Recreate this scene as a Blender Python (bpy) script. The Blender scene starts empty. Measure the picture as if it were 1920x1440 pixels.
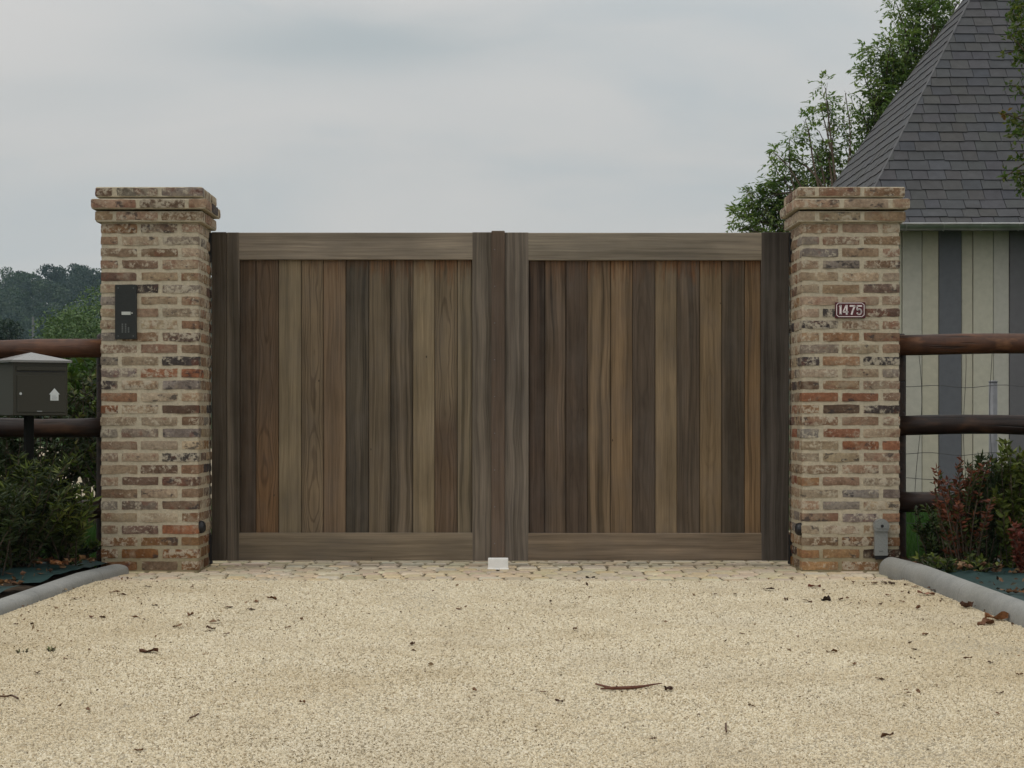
import bpy, bmesh, math, random
import numpy as np
from mathutils import Vector, noise as mnoise

scene = bpy.context.scene
COL = scene.collection
R = math.radians
random.seed(7)

# ---------------------------------------------------------------- camera
FPX, CX, CY, CAM_Z, CAM_D = 4080.0, 940.0, 782.0, 0.853, 12.0
cam_d = bpy.data.cameras.new('camera')
cam = bpy.data.objects.new('camera', cam_d); COL.objects.link(cam)
cam.location = (0, -CAM_D, CAM_Z); cam.rotation_euler = (R(90), 0, 0)
cam_d.sensor_width = 36.0
cam_d.lens = FPX / 1920 * 36
cam_d.shift_x = (960 - CX) / 1920
cam_d.shift_y = (CY - 720) / 1920
cam_d.clip_start = 0.1; cam_d.clip_end = 6000
scene.camera = cam

# ---------------------------------------------------------------- world, sun, exposure
SUN_EL, SUN_ROT = R(58), R(-128)          # soft sun behind thick cloud, from the left and behind the camera
scene.view_settings.view_transform = 'Standard'
scene.view_settings.look = 'None'
scene.view_settings.exposure = 0.0
scene.view_settings.gamma = 1.0
world = bpy.data.worlds.new('World'); scene.world = world
world.use_nodes = True
wn, wl = world.node_tree.nodes, world.node_tree.links
wn.clear()
def wnode(t, **kw):
    n = wn.new(t)
    for k, v in kw.items(): setattr(n, k, v)
    return n
sky = wnode('ShaderNodeTexSky', sky_type='NISHITA', sun_disc=False, sun_elevation=SUN_EL, sun_rotation=SUN_ROT,
            air_density=1.0, dust_density=3.0)
tc = wnode('ShaderNodeTexCoord')
mp = wnode('ShaderNodeMapping'); mp.inputs['Scale'].default_value = (5.2, 5.2, 17.0); mp.inputs['Location'].default_value = (2.1, 0.35, 0.55)
wl.new(tc.outputs['Generated'], mp.inputs['Vector'])
nz = wnode('ShaderNodeTexNoise'); nz.inputs['Scale'].default_value = 1.0; nz.inputs['Detail'].default_value = 5; nz.inputs['Roughness'].default_value = .5; nz.inputs['Distortion'].default_value = .45
wl.new(mp.outputs['Vector'], nz.inputs['Vector'])
cr = wnode('ShaderNodeValToRGB')
cr.color_ramp.elements[0].position = .30; cr.color_ramp.elements[0].color = (.515, .545, .555, 1)
cr.color_ramp.elements[1].position = .66; cr.color_ramp.elements[1].color = (.632, .618, .600, 1)
e = cr.color_ramp.elements.new(.46); e.color = (.590, .590, .580, 1)
wl.new(nz.outputs['Fac'], cr.inputs['Fac'])
sep = wnode('ShaderNodeSeparateXYZ'); wl.new(tc.outputs['Generated'], sep.inputs['Vector'])
mr = wnode('ShaderNodeMapRange'); mr.inputs['From Min'].default_value = .12; mr.inputs['From Max'].default_value = 1.0
mr.inputs['To Min'].default_value = 10.0; mr.inputs['To Max'].default_value = 19.0
wl.new(sep.outputs['Z'], mr.inputs['Value'])
vm = wnode('ShaderNodeVectorMath', operation='SCALE')
wl.new(cr.outputs['Color'], vm.inputs[0]); wl.new(mr.outputs['Result'], vm.inputs['Scale'])
mx = wnode('ShaderNodeMix', data_type='RGBA'); mx.inputs[0].default_value = .95
# a darker bank of cloud low in the north-west sky
def wm(op, a, b=0.0):
    n = wnode('ShaderNodeMath', operation=op)
    for i, x in enumerate((a, b)):
        if isinstance(x, bpy.types.NodeSocket): wl.new(x, n.inputs[i])
        else: n.inputs[i].default_value = x
    return n.outputs[0]
def bank(x0, z0, sx, sz):
    wob = wm('MULTIPLY', wm('SUBTRACT', nz.outputs['Fac'], .5), 1.6)
    a = wm('ADD', wm('DIVIDE', wm('SUBTRACT', sep.outputs['X'], x0), sx), wob); b = wm('ADD', wm('DIVIDE', wm('SUBTRACT', sep.outputs['Z'], z0), sz), wob)
    return wm('MULTIPLY', wm('EXPONENT', wm('MULTIPLY', wm('ADD', wm('MULTIPLY', a, a), wm('MULTIPLY', b, b)), -1.0)), wm('GREATER_THAN', sep.outputs['Y'], 0.0))
bk_ = wm('ADD', bank(-.072, .168, .075, .014), wm('MULTIPLY', bank(-.21, .145, .06, .012), .3))
mb_ = wnode('ShaderNodeMix', data_type='RGBA'); wl.new(wm('MULTIPLY', bk_, .9), mb_.inputs[0]); wl.new(vm.outputs['Vector'], mb_.inputs[6]); mb_.inputs[7].default_value = (4.55, 5.0, 5.15, 1)
wl.new(sky.outputs['Color'], mx.inputs[6]); wl.new(mb_.outputs[2], mx.inputs[7])
bg = wnode('ShaderNodeBackground'); bg.inputs['Strength'].default_value = .1
wl.new(mx.outputs[2], bg.inputs['Color'])
wo = wnode('ShaderNodeOutputWorld'); wl.new(bg.outputs['Background'], wo.inputs['Surface'])

sun_d = bpy.data.lights.new('sun', 'SUN'); sun_d.energy = 0.55; sun_d.angle = R(35); sun_d.color = (1.0, .95, .87)
sun = bpy.data.objects.new('sun', sun_d); COL.objects.link(sun)
sdir = Vector((math.sin(SUN_ROT) * math.cos(SUN_EL), math.cos(SUN_ROT) * math.cos(SUN_EL), math.sin(SUN_EL)))
sun.rotation_euler = sdir.to_track_quat('Z', 'Y').to_euler()
sun.location = (-10, -10, 30)

# ---------------------------------------------------------------- helpers
def lin(r, g, b, k=1.0):
    f = lambda c: (c / 255 / 12.92) if c / 255 <= .04045 else ((c / 255 + .055) / 1.055) ** 2.4
    return (f(r) * k, f(g) * k, f(b) * k)
def gz(y):
    return 0.0 if y > -.77 else -.035 * (-.77 - max(y, -14.0))
def P(px, py, y):                       # a point of the plane at distance y behind the pillar fronts
    Z = y + CAM_D
    return Vector(((px - CX) * Z / FPX, y, CAM_Z + (CY - py) * Z / FPX))
def G(px, py):                          # a point of the ground
    k = (py - CY) / FPX
    Z = CAM_Z / k
    if Z < 11.23: Z = (CAM_Z + .035 * 11.23) / (k + .035)
    y = Z - CAM_D
    return Vector(((px - CX) * Z / FPX, y, gz(y)))
def tag(o, label=None, cat=None, group=None, kind=None):
    if label: o['label'] = label
    if cat: o['category'] = cat
    if group: o['group'] = group
    if kind: o['kind'] = kind
    return o
def empty(name, loc, label, cat, group=None):
    o = bpy.data.objects.new(name, None); COL.objects.link(o)
    o.location = loc; o.empty_display_size = .1
    return tag(o, label, cat, group)
class MB:
    def __init__(s): s.v = []; s.f = []; s.c = []; s.g = []; s.m = []
    def add(s, verts, faces, col=(.5, .5, .5), off=(0, 0, 0, 0), mi=0):
        b = len(s.v); s.v.extend([tuple(v) for v in verts])
        per = isinstance(col, list)
        o4 = tuple(off) if len(off) == 4 else tuple(off) + (0,)
        for f in faces:
            s.f.append(tuple(i + b for i in f)); s.m.append(mi)
            for i in f:
                c = col[i] if per else col
                s.c.append((c[0], c[1], c[2], c[3] if len(c) > 3 else 1)); s.g.append(o4)
    def build(s, name, mat, parent=None, loc=None, smooth=False):
        me = bpy.data.meshes.new(name)
        o = bpy.data.objects.new(name, me); COL.objects.link(o)
        base = Vector((0, 0, 0))
        if parent is not None:
            o.parent = parent
            q = parent; base = Vector((0, 0, 0))
            while q is not None: base += Vector(q.location); q = q.parent
        elif loc is not None:
            base = Vector(loc); o.location = base
        va = np.array(s.v, dtype=np.float64).reshape(-1, 3) - np.array(base)
        me.from_pydata(va.tolist(), [], s.f)
        a = me.color_attributes.new('tone', 'FLOAT_COLOR', 'CORNER'); a.data.foreach_set('color', np.array(s.c, dtype=np.float32).ravel())
        a = me.color_attributes.new('goff', 'FLOAT_COLOR', 'CORNER'); a.data.foreach_set('color', np.array(s.g, dtype=np.float32).ravel())
        for m in (mat if isinstance(mat, (list, tuple)) else [mat]): me.materials.append(m)
        me.polygons.foreach_set('material_index', s.m)
        if smooth: me.polygons.foreach_set('use_smooth', [True] * len(s.f))
        me.update()
        return o
def bevel_box(lo, hi, bev=.004, seg=1):
    bm = bmesh.new(); bmesh.ops.create_cube(bm, size=1)
    for v in bm.verts:
        v.co = Vector([lo[i] + (v.co[i] + .5) * (hi[i] - lo[i]) for i in range(3)])
    if bev: bmesh.ops.bevel(bm, geom=list(bm.edges), offset=bev, segments=seg, profile=.5, affect='EDGES')
    bm.verts.index_update()
    r = [v.co.copy() for v in bm.verts], [tuple(v.index for v in f.verts) for f in bm.faces]
    bm.free(); return r
def frame_of(d):
    d = d.normalized(); up = Vector((0, 0, 1)) if abs(d.z) < .9 else Vector((1, 0, 0))
    a = d.cross(up).normalized(); return a, d.cross(a).normalized()
def tube(mb, pts, radii, n=8, col=(.5, .5, .5), off=(0, 0, 0, 0), cap=True, jit=0.0):
    vs, fs = [], []
    for i, p in enumerate(pts):
        d = (pts[min(i + 1, len(pts) - 1)] - pts[max(i - 1, 0)])
        a, b = frame_of(d)
        for k in range(n):
            t = 2 * math.pi * k / n
            r = radii[i] * (1 + jit * mnoise.noise(Vector((p.x * 3 + math.cos(t), p.y * 3 + math.sin(t), p.z * 3))))
            vs.append(p + (a * math.cos(t) + b * math.sin(t)) * r)
    for i in range(len(pts) - 1):
        for k in range(n):
            fs.append((i * n + k, i * n + (k + 1) % n, (i + 1) * n + (k + 1) % n, (i + 1) * n + k))
    if cap:
        fs.append(tuple(range(n))[::-1]); fs.append(tuple(range((len(pts) - 1) * n, len(pts) * n)))
    mb.add(vs, fs, col, off)
def rnd(a, b): return random.uniform(a, b)
def vary(c, a=.2):
    k = 1 + rnd(-a, a); return (c[0] * k * rnd(.95, 1.05), c[1] * k, c[2] * k * rnd(.93, 1.07))

# ---------------------------------------------------------------- materials
class NT:
    def __init__(s, name):
        s.m = bpy.data.materials.new(name); s.m.use_nodes = True
        s.n = s.m.node_tree.nodes; s.l = s.m.node_tree.links; s.n.clear()
        s.out = s.n.new('ShaderNodeOutputMaterial')
        s.b = s.n.new('ShaderNodeBsdfPrincipled'); s.l.new(s.b.outputs[0], s.out.inputs['Surface'])
    def set(s, sock, v):
        if isinstance(v, bpy.types.NodeSocket): s.l.new(v, sock)
        else:
            if hasattr(sock.default_value, '__len__') and not hasattr(v, '__len__'): v = (v,) * len(sock.default_value)
            if hasattr(sock.default_value, '__len__') and len(sock.default_value) == 4 and len(v) == 3: v = tuple(v) + (1,)
            sock.default_value = v
    def math(s, op, a, b=0.0, clamp=False):
        n = s.n.new('ShaderNodeMath'); n.operation = op; n.use_clamp = clamp
        s.set(n.inputs[0], a); s.set(n.inputs[1], b); return n.outputs[0]
    def vec(s, op, a, b):
        n = s.n.new('ShaderNodeVectorMath'); n.operation = op
        s.set(n.inputs[0], a); s.set(n.inputs[1], b); return n.outputs[0]
    def mix(s, f, a, b, mode='MIX'):
        n = s.n.new('ShaderNodeMix'); n.data_type = 'RGBA'; n.blend_type = mode
        s.set(n.inputs[0], f); s.set(n.inputs[6], a); s.set(n.inputs[7], b); return n.outputs[2]
    def attr(s, name):
        n = s.n.new('ShaderNodeAttribute'); n.attribute_name = name; return n
    def obj(s):
        return s.n.new('ShaderNodeTexCoord').outputs['Object']
    def noise(s, v, scale, detail=3, rough=.5, dist=0.0, out='Fac'):
        n = s.n.new('ShaderNodeTexNoise'); s.l.new(v, n.inputs['Vector'])
        n.inputs['Scale'].default_value = scale; n.inputs['Detail'].default_value = detail
        n.inputs['Roughness'].default_value = rough; n.inputs['Distortion'].default_value = dist
        return n.outputs[out]
    def voro(s, v, scale, feature='F1', rand=1.0):
        n = s.n.new('ShaderNodeTexVoronoi'); s.l.new(v, n.inputs['Vector']); n.feature = feature
        n.inputs['Scale'].default_value = scale; n.inputs['Randomness'].default_value = rand; return n
    def rng(s, v, a, b, c=0.0, d=1.0):
        n = s.n.new('ShaderNodeMapRange'); s.set(n.inputs[0], v)
        for i, x in enumerate((a, b, c, d)): n.inputs[i + 1].default_value = x
        return n.outputs[0]
    def bump(s, h, strength=.3, dist=.005):
        n = s.n.new('ShaderNodeBump'); s.set(n.inputs['Height'], h)
        n.inputs['Strength'].default_value = strength; n.inputs['Distance'].default_value = dist
        s.l.new(n.outputs[0], s.b.inputs['Normal'])
    def base(s, c, rough=.8, spec=.3, metal=0.0):
        s.set(s.b.inputs['Base Color'], c); s.set(s.b.inputs['Roughness'], rough)
        s.set(s.b.inputs['Specular IOR Level'], spec); s.set(s.b.inputs['Metallic'], metal)
        return s.m

def m_simple(name, col, rough=.6, spec=.4, metal=0.0, nscale=30, amt=.12, bump=.1):
    t = NT(name); o = t.obj()
    n = t.noise(o, nscale, 4)
    c = t.mix(1.0, col, t.rng(n, .3, .7, 1 - amt, 1 + amt), 'MULTIPLY')
    if bump: t.bump(n, bump, .002)
    return t.base(c, rough, spec, metal)

def m_brick():
    t = NT('old_brick'); tone = t.attr('tone').outputs['Color']; g = t.attr('goff').outputs['Color']
    o = t.vec('ADD', t.obj(), t.vec('MULTIPLY', g, (13, 13, 13)))
    n1 = t.noise(o, 24, 5, .65); n2 = t.noise(o, 60, 4, .65); n3 = t.noise(t.vec('MULTIPLY', o, (1, 1, 1.6)), 17, 5, .6); n4 = t.noise(t.vec('ADD', o, (7, 1, 2)), 9, 4, .6)
    gs = t.n.new('ShaderNodeSeparateColor'); t.l.new(g, gs.inputs[0])
    c = t.mix(1.0, tone, t.rng(n2, .25, .75, .66, 1.34), 'MULTIPLY')
    c = t.mix(t.rng(n4, .42, .64, 0, .8), c, t.mix(1.0, c, (.66, .62, .60), 'MULTIPLY'))
    c = t.mix(t.rng(t.noise(t.vec('ADD', o, (2, 9, 4)), 12, 4, .6), .54, .68, 0, .55), c, (.36, .30, .22))
    al = t.attr('goff').outputs['Alpha']
    dk = t.math('ADD', n3, t.math('MULTIPLY', gs.outputs[0], .13))
    c = t.mix(t.rng(dk, .675, .74, 0, .75), c, (.045, .041, .043))
    rd = t.math('ADD', t.noise(t.vec('ADD', o, (5, 3, 1)), 15, 4, .55), t.math('MULTIPLY', gs.outputs[1], .12))
    c = t.mix(t.rng(rd, .63, .73, 0, .45), c, (.20, .078, .05))
    lm = t.math('ADD', t.math('ADD', t.math('MULTIPLY', n1, .6), t.math('MULTIPLY', n2, .4)), t.math('MULTIPLY', al, .22))
    c = t.mix(t.rng(lm, .55, .63, 0, .8), c, (.50, .44, .34))
    t.bump(t.math('ADD', n2, t.math('MULTIPLY', n1, 1.0)), .8, .005)
    return t.base(c, .93, .15)
def m_mortar():
    t = NT('lime_mortar'); o = t.obj()
    n = t.noise(o, 60, 5, .65); n2 = t.noise(o, 7, 3); z = t.n.new('ShaderNodeSeparateXYZ'); t.l.new(o, z.inputs[0])
    c = t.mix(t.rng(n2, .35, .7), (.53, .46, .34), (.465, .415, .315))
    c = t.mix(1.0, c, t.rng(n, .3, .7, .82, 1.15), 'MULTIPLY')
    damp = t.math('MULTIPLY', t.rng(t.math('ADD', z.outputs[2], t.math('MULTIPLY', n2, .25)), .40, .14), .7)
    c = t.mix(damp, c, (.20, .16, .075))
    t.bump(n, .5, .004)
    return t.base(c, .95, .1)
def m_wood(name, vertical):
    t = NT(name); ta = t.attr('tone'); tone = ta.outputs['Color']; ga = t.attr('goff')
    sty = ta.outputs['Alpha']                # 0 striped, .5 plain, 1 flame-figured board
    ob = t.obj()
    o = t.vec('ADD', ob, t.vec('MULTIPLY', ga.outputs['Color'], (17, 17, 17)))
    A = lambda k: (1, 1, k) if vertical else (k, 1, 1)
    stripes = t.rng(sty, .55, 0.0, .34, 1.0); flame = t.rng(sty, .5, 1.0)
    wv = t.math('MULTIPLY', t.math('SUBTRACT', t.noise(t.vec('MULTIPLY', o, A(.35)), 5, 3, .5), .5), .055)
    cw = t.n.new('ShaderNodeCombineXYZ'); t.l.new(wv, cw.inputs[0 if vertical else 2])
    fine = t.noise(t.vec('MULTIPLY', o, A(.03)), 130, 4, .6); o0 = o; o = t.vec('ADD', o, cw.outputs[0])
    thin = t.noise(t.vec('MULTIPLY', o, A(.016)), 70, 2, .5)
    wide = t.noise(t.vec('MULTIPLY', o, A(.012)), 27, 3, .6)
    blot = t.noise(t.vec('MULTIPLY', o, A(.40)), 9, 4, .6); cloud = t.noise(t.vec('MULTIPLY', o, A(.5)), 4, 3, .5)
    so = t.n.new('ShaderNodeSeparateXYZ'); t.l.new(o, so.inputs[0]); across, along = (so.outputs[0], so.outputs[2]) if vertical else (so.outputs[2], so.outputs[0])
    u = t.math('SUBTRACT', t.math('FRACT', t.math('ADD', across, .5)), .5)
    c1 = t.n.new('ShaderNodeCombineXYZ'); t.l.new(along, c1.inputs[0]); t.l.new(ga.outputs['Alpha'], c1.inputs[1])
    isl = t.noise(c1.outputs[0], 1.9, 1, .4)
    wob = t.noise(t.vec('MULTIPLY', o, A(.22)), 16, 2, .5)
    uu = t.math('DIVIDE', u, .030)
    f = t.math('ADD', t.math('SUBTRACT', t.math('MULTIPLY', uu, uu), t.math('MULTIPLY', isl, 9.0)), t.math('MULTIPLY', wob, 3.2))
    ring = t.rng(t.math('SINE', t.math('MULTIPLY', f, 4.2)), .30, 1.0)
    c = t.mix(1.0, tone, t.rng(fine, .30, .70, .80, 1.20), 'MULTIPLY')
    c = t.mix(1.0, c, t.rng(cloud, .3, .7, .78, 1.2), 'MULTIPLY')
    dk = t.mix(1.0, c, (.45, .44, .41), 'MULTIPLY'); lt = t.mix(1.0, c, (1.42, 1.42, 1.44), 'MULTIPLY')
    c = t.mix(t.math('MULTIPLY', t.rng(wide, .49, .60), t.math('MULTIPLY', stripes, .95)), c, dk)
    c = t.mix(t.math('MULTIPLY', t.rng(wide, .475, .37), t.math('MULTIPLY', stripes, .75)), c, lt)
    c = t.mix(t.math('MULTIPLY', t.rng(thin, .53, .63), t.math('ADD', t.math('MULTIPLY', stripes, .5), .12)), c, t.mix(1.0, c, (.52, .49, .48), 'MULTIPLY'))
    c = t.mix(t.math('MULTIPLY', ring, t.math('MULTIPLY', flame, .7)), c, t.mix(1.0, c, (.50, .46, .44), 'MULTIPLY'))
    c = t.mix(t.rng(blot, .42, .75, 0, .45), c, t.mix(.6, c, (.150, .134, .122)))
    if vertical:
        z = t.n.new('ShaderNodeSeparateXYZ'); t.l.new(ob, z.inputs[0])
        edge = t.math('ADD', z.outputs[2], t.math('MULTIPLY', t.noise(t.vec('MULTIPLY', o, (1, 1, .22)), 34, 3, .55), .34))
        st = t.math('MULTIPLY', t.rng(edge, 1.80, 1.93), ga.outputs['Alpha'])
        c = t.mix(t.math('MULTIPLY', st, .85), c, t.mix(t.rng(fine, .4, .6), (.075, .034, .015), (.19, .085, .032)))
    spots = t.voro(t.vec('MULTIPLY', o, A(.55)), 7.5)
    kn = t.rng(spots.outputs['Distance'], .035, .02); c = t.mix(t.math('MULTIPLY', kn, .8), c, (.025, .018, .014))
    t.bump(t.math('ADD', fine, t.math('MULTIPLY', thin, .8)), .3, .002)
    return t.base(c, t.rng(blot, .3, .7, .66, .82), .24)
def m_log():
    t = NT('stained_log'); ob = t.obj()
    o = t.vec('MULTIPLY', ob, (.16, 1, 1))
    n = t.noise(o, 34, 5, .6); n2 = t.noise(ob, 5, 4, .6); n3 = t.noise(t.vec('MULTIPLY', ob, (.4, 1, 1)), 12, 3)
    c = t.mix(t.rng(n2, .35, .68), (.026, .011, .007), (.078, .034, .017))
    c = t.mix(t.rng(n3, .56, .72, 0, .7), c, (.22, .11, .055))
    c = t.mix(1.0, c, t.rng(n, .3, .7, .6, 1.35), 'MULTIPLY')
    crk = t.noise(t.vec('MULTIPLY', ob, (.05, 1, 1)), 48, 2, .5); ck = t.rng(crk, .64, .69); c = t.mix(t.math('MULTIPLY', ck, .8), c, (.012, .007, .005))
    kn = t.rng(t.voro(t.vec('MULTIPLY', ob, (.8, 1, 1)), 5.5).outputs['Distance'], .09, .05); c = t.mix(t.math('MULTIPLY', kn, .7), c, (.03, .014, .009))
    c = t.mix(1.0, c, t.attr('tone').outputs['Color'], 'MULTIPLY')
    t.bump(t.math('SUBTRACT', n, ck), .6, .005)
    return t.base(c, .55, .4)
def m_leaf(name, transl=.25, rough=.55):
    t = NT(name); tone = t.attr('tone').outputs['Color']
    c = t.mix(1.0, tone, t.rng(t.noise(t.obj(), 40, 2), .3, .7, .85, 1.15), 'MULTIPLY')
    t.base(c, rough, .3)
    tr = t.n.new('ShaderNodeBsdfTranslucent'); t.l.new(t.mix(1.0, c, (1.1, 1.2, .6), 'MULTIPLY'), tr.inputs['Color'])
    mxn = t.n.new('ShaderNodeMixShader'); mxn.inputs[0].default_value = transl
    t.l.new(t.b.outputs[0], mxn.inputs[1]); t.l.new(tr.outputs[0], mxn.inputs[2]); t.l.new(mxn.outputs[0], t.out.inputs['Surface'])
    return t.m
def m_tone(name, rough=.8, spec=.25, nscale=25, amt=.2, bump=.2, metal=0.0, bd=.003):
    t = NT(name); tone = t.attr('tone').outputs['Color']
    o = t.vec('ADD', t.obj(), t.vec('MULTIPLY', t.attr('goff').outputs['Color'], (11, 11, 11)))
    n = t.noise(o, nscale, 4, .6); c = t.mix(1.0, tone, t.rng(n, .3, .7, 1 - amt, 1 + amt), 'MULTIPLY')
    if bump: t.bump(n, bump, bd)
    return t.base(c, rough, spec, metal)
def m_gravel_sheet():
    t = NT('gravel_bed'); o = t.obj()
    v = t.voro(o, 95); v2 = t.voro(o, 210)
    sp = t.n.new('ShaderNodeSeparateColor'); t.l.new(v.outputs['Color'], sp.inputs[0])
    c = t.mix(sp.outputs[0], (.48, .41, .29), (.66, .59, .45))
    c = t.mix(t.rng(t.noise(o, 1.3, 4), .42, .65, 0, .45), c, (.40, .32, .20))
    t.bump(t.math('ADD', v.outputs['Distance'], v2.outputs['Distance']), .9, -.008)
    return t.base(c, .95, .1)
def m_stone():
    t = NT('gravel_stone'); oi = t.n.new('ShaderNodeObjectInfo'); r = oi.outputs['Random']
    gm = t.n.new('ShaderNodeNewGeometry')
    n = t.noise(gm.outputs['Position'], 2.1, 4, .55); n2 = t.noise(gm.outputs['Position'], 1.1, 3)
    cr = t.n.new('ShaderNodeValToRGB'); t.l.new(r, cr.inputs[0])
    e = cr.color_ramp.elements; e[0].position = 0; e[0].color = (.12, .085, .05, 1); e[1].position = 1; e[1].color = (.82, .75, .60, 1)
    for p, c in ((.02, (.44, .35, .25)), (.06, (.60, .51, .37)), (.35, (.70, .615, .455)), (.55, (.72, .655, .52)), (.75, (.76, .67, .51)), (.9, (.80, .735, .61))):
        x = e.new(p); x.color = c + (1,)
    c = t.mix(t.rng(n, .45, .68, 0, .42), cr.outputs[0], (.54, .44, .29))
    ps = t.n.new('ShaderNodeSeparateXYZ'); t.l.new(gm.outputs['Position'], ps.inputs[0]); sd = t.math('ADD', t.math('ABSOLUTE', ps.outputs[0]), t.math('MULTIPLY', n2, .9)); c = t.mix(t.rng(sd, 1.75, 2.5, 0, .38), c, (.50, .40, .25))
    c = t.mix(t.rng(n2, .5, .7, 0, .25), c, (.66, .61, .52))
    c = t.mix(1.0, c, (1.02, 1.02, .99), 'MULTIPLY')
    return t.base(c, .9, .2)
def m_ground():
    t = NT('lawn_soil'); o = t.obj()
    n = t.noise(o, .9, 5, .6); n2 = t.noise(o, 24, 4, .6)
    c = t.mix(n, (.020, .048, .010), (.040, .072, .016)); c = t.mix(1.0, c, t.rng(n2, .3, .7, .6, 1.3), 'MULTIPLY')
    t.bump(n2, .8, .03); return t.base(c, .95, .1)
def m_slate():
    t = NT('slate'); tone = t.attr('tone').outputs['Color']
    o = t.vec('ADD', t.obj(), t.vec('MULTIPLY', t.attr('goff').outputs['Color'], (9, 9, 9)))
    n = t.noise(o, 9, 4, .6); n2 = t.noise(t.obj(), 1.2, 3)
    c = t.mix(1.0, tone, t.rng(n, .3, .7, .84, 1.16), 'MULTIPLY'); c = t.mix(t.rng(n2, .45, .75, 0, .35), c, (.068, .068, .068))
    t.bump(n, .2, .006); return t.base(c, .66, .22)
def m_concrete():
    t = NT('kerb_concrete'); o = t.obj()
    n = t.noise(o, 90, 5, .7); n2 = t.noise(o, 5, 4, .6); n3 = t.noise(o, 2.2, 3)
    c = t.mix(t.rng(n2, .3, .7), (.235, .24, .23), (.32, .32, .30)); c = t.mix(t.rng(n3, .5, .7, 0, .4), c, (.27, .265, .23))
    sy = t.n.new('ShaderNodeSeparateXYZ'); t.l.new(o, sy.inputs[0]); fr = t.math('FRACT', sy.outputs[1]); jt = t.rng(t.math('ABSOLUTE', t.math('SUBTRACT', fr, .5)), .006, .003); c = t.mix(t.math('MULTIPLY', jt, .3), c, (.12, .115, .10))
    c = t.mix(1.0, c, t.rng(n, .3, .7, .85, 1.12), 'MULTIPLY'); t.bump(n, .35, .003); return t.base(c, .9, .2)

M = dict(
    brick=m_brick(), mortar=m_mortar(), wood_v=m_wood('weathered_wood_upright', True), wood_h=m_wood('weathered_wood_level', False),
    log=m_log(), leaf=m_leaf('leaf'), leaf_thin=m_leaf('thin_leaf', .45), leaf_dark=m_leaf('dark_leaf', .12),
    bark=m_simple('bark', (.085, .065, .048), .95, .1, nscale=18, amt=.35, bump=.6), dull_black=m_simple('dull_black', (.011, .011, .010), .9, .1), black_iron=m_simple('black_iron', (.018, .017, .017), .5, .4),
    gravel=m_gravel_sheet(), stone=m_stone(), ground=m_ground(), slate=m_slate(), concrete=m_concrete(),
    paver=m_tone('pale_sett', .9, .15, 40, .16, .4), painted=m_tone('painted_board', .7, .25, 14, .07, .15),
    zinc=m_simple('zinc', (.36, .37, .37), .35, .5, .85, 8, .15, .05), galv=m_simple('galvanised_steel', (.17, .175, .185), .5, .4, .3, 20, .15, .05),
    box_paint=m_simple('mailbox_paint', (.033, .031, .021), .42, .4, .0, 220, .05, .04), lid_paint=m_simple('lid_paint', (.22, .215, .205), .22, .6, .3, 120, .06, .03), lockm=m_simple('lock_metal', (.6, .6, .58), .25, .5, .9),
    sticker=m_simple('white_sticker', (.62, .66, .66), .5, .4, nscale=60, amt=.04, bump=0), grey_ink=m_simple('grey_ink', (.30, .32, .33), .6, .3, bump=0),
    panel=m_simple('intercom_plate', (.026, .028, .026), .38, .5, .3, 150, .12, .04), label=m_simple('name_label', (.50, .52, .48), .5, .4, amt=.05, bump=0),
    panel_ink=m_simple('plate_marking', (.13, .14, .135), .6, .3, bump=0), plate_red=m_simple('enamel_red', (.085, .008, .014), .25, .5, nscale=8, amt=.2, bump=0),
    enamel=m_simple('enamel_white', (.80, .72, .71), .3, .5, amt=.05, bump=0), grey_cast=m_simple('cast_alloy', (.27, .28, .27), .5, .4, .3, 120, .1, .1),
    rubber=m_simple('black_plastic', (.014, .014, .016), .45, .4), white_block=m_simple('white_paint', (.84, .84, .82), .55, .4, nscale=28, amt=.06, bump=.1),
    soil=m_simple('bed_soil', (.045, .034, .024), .95, .1, nscale=16, amt=.5, bump=.9), membrane=m_simple('weed_membrane', (.015, .042, .040), .6, .35, nscale=14, amt=.25, bump=.3),
    wire=m_simple('fence_wire', (.10, .10, .10), .5, .5, .6), litter=m_tone('dry_leaf', .75, .25, 60, .25, .2), grass=m_leaf('grass_blade', .3, .6),
    render_wall=m_simple('plinth', (.30, .29, .26), .9, .15))

# ---------------------------------------------------------------- ground
def grid(mb, xs, ys, zf, col=(.5, .5, .5)):
    vs = [(x, y, zf(x, y)) for y in ys for x in xs]; n = len(xs)
    mb.add(vs, [(j * n + i, j * n + i + 1, (j + 1) * n + i + 1, (j + 1) * n + i) for j in range(len(ys) - 1) for i in range(n - 1)], col)
def hill_h(x, y):
    t = min(max((y - 420) / 200, 0), 1); t = t * t * (3 - 2 * t)
    return t * (36.5 + 3.5 * math.sin(x * .021 + 1) + 2 * math.sin(x * .05) - .012 * max(x + 60, 0))
xs = [-880, -600, -400, -300, -240, -200, -170, -140, -110, -80, -40, -20, -8, -4, -2.6, 0, 2.6, 4, 8, 20, 60, 140, 260, 400, 600, 880]
ys = [-880, -300, -80, -30, -18, -14, -10, -7, -5, -3, -1.5, -.77, 0, 1, 3, 6, 12, 25, 60, 120, 250, 400, 440, 480, 520, 560, 600, 640, 700, 880]
mb = MB(); grid(mb, xs, ys, lambda x, y: gz(y) - .03 + hill_h(x, y))
tag(mb.build('ground', M['ground'], smooth=True), kind='structure')

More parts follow.
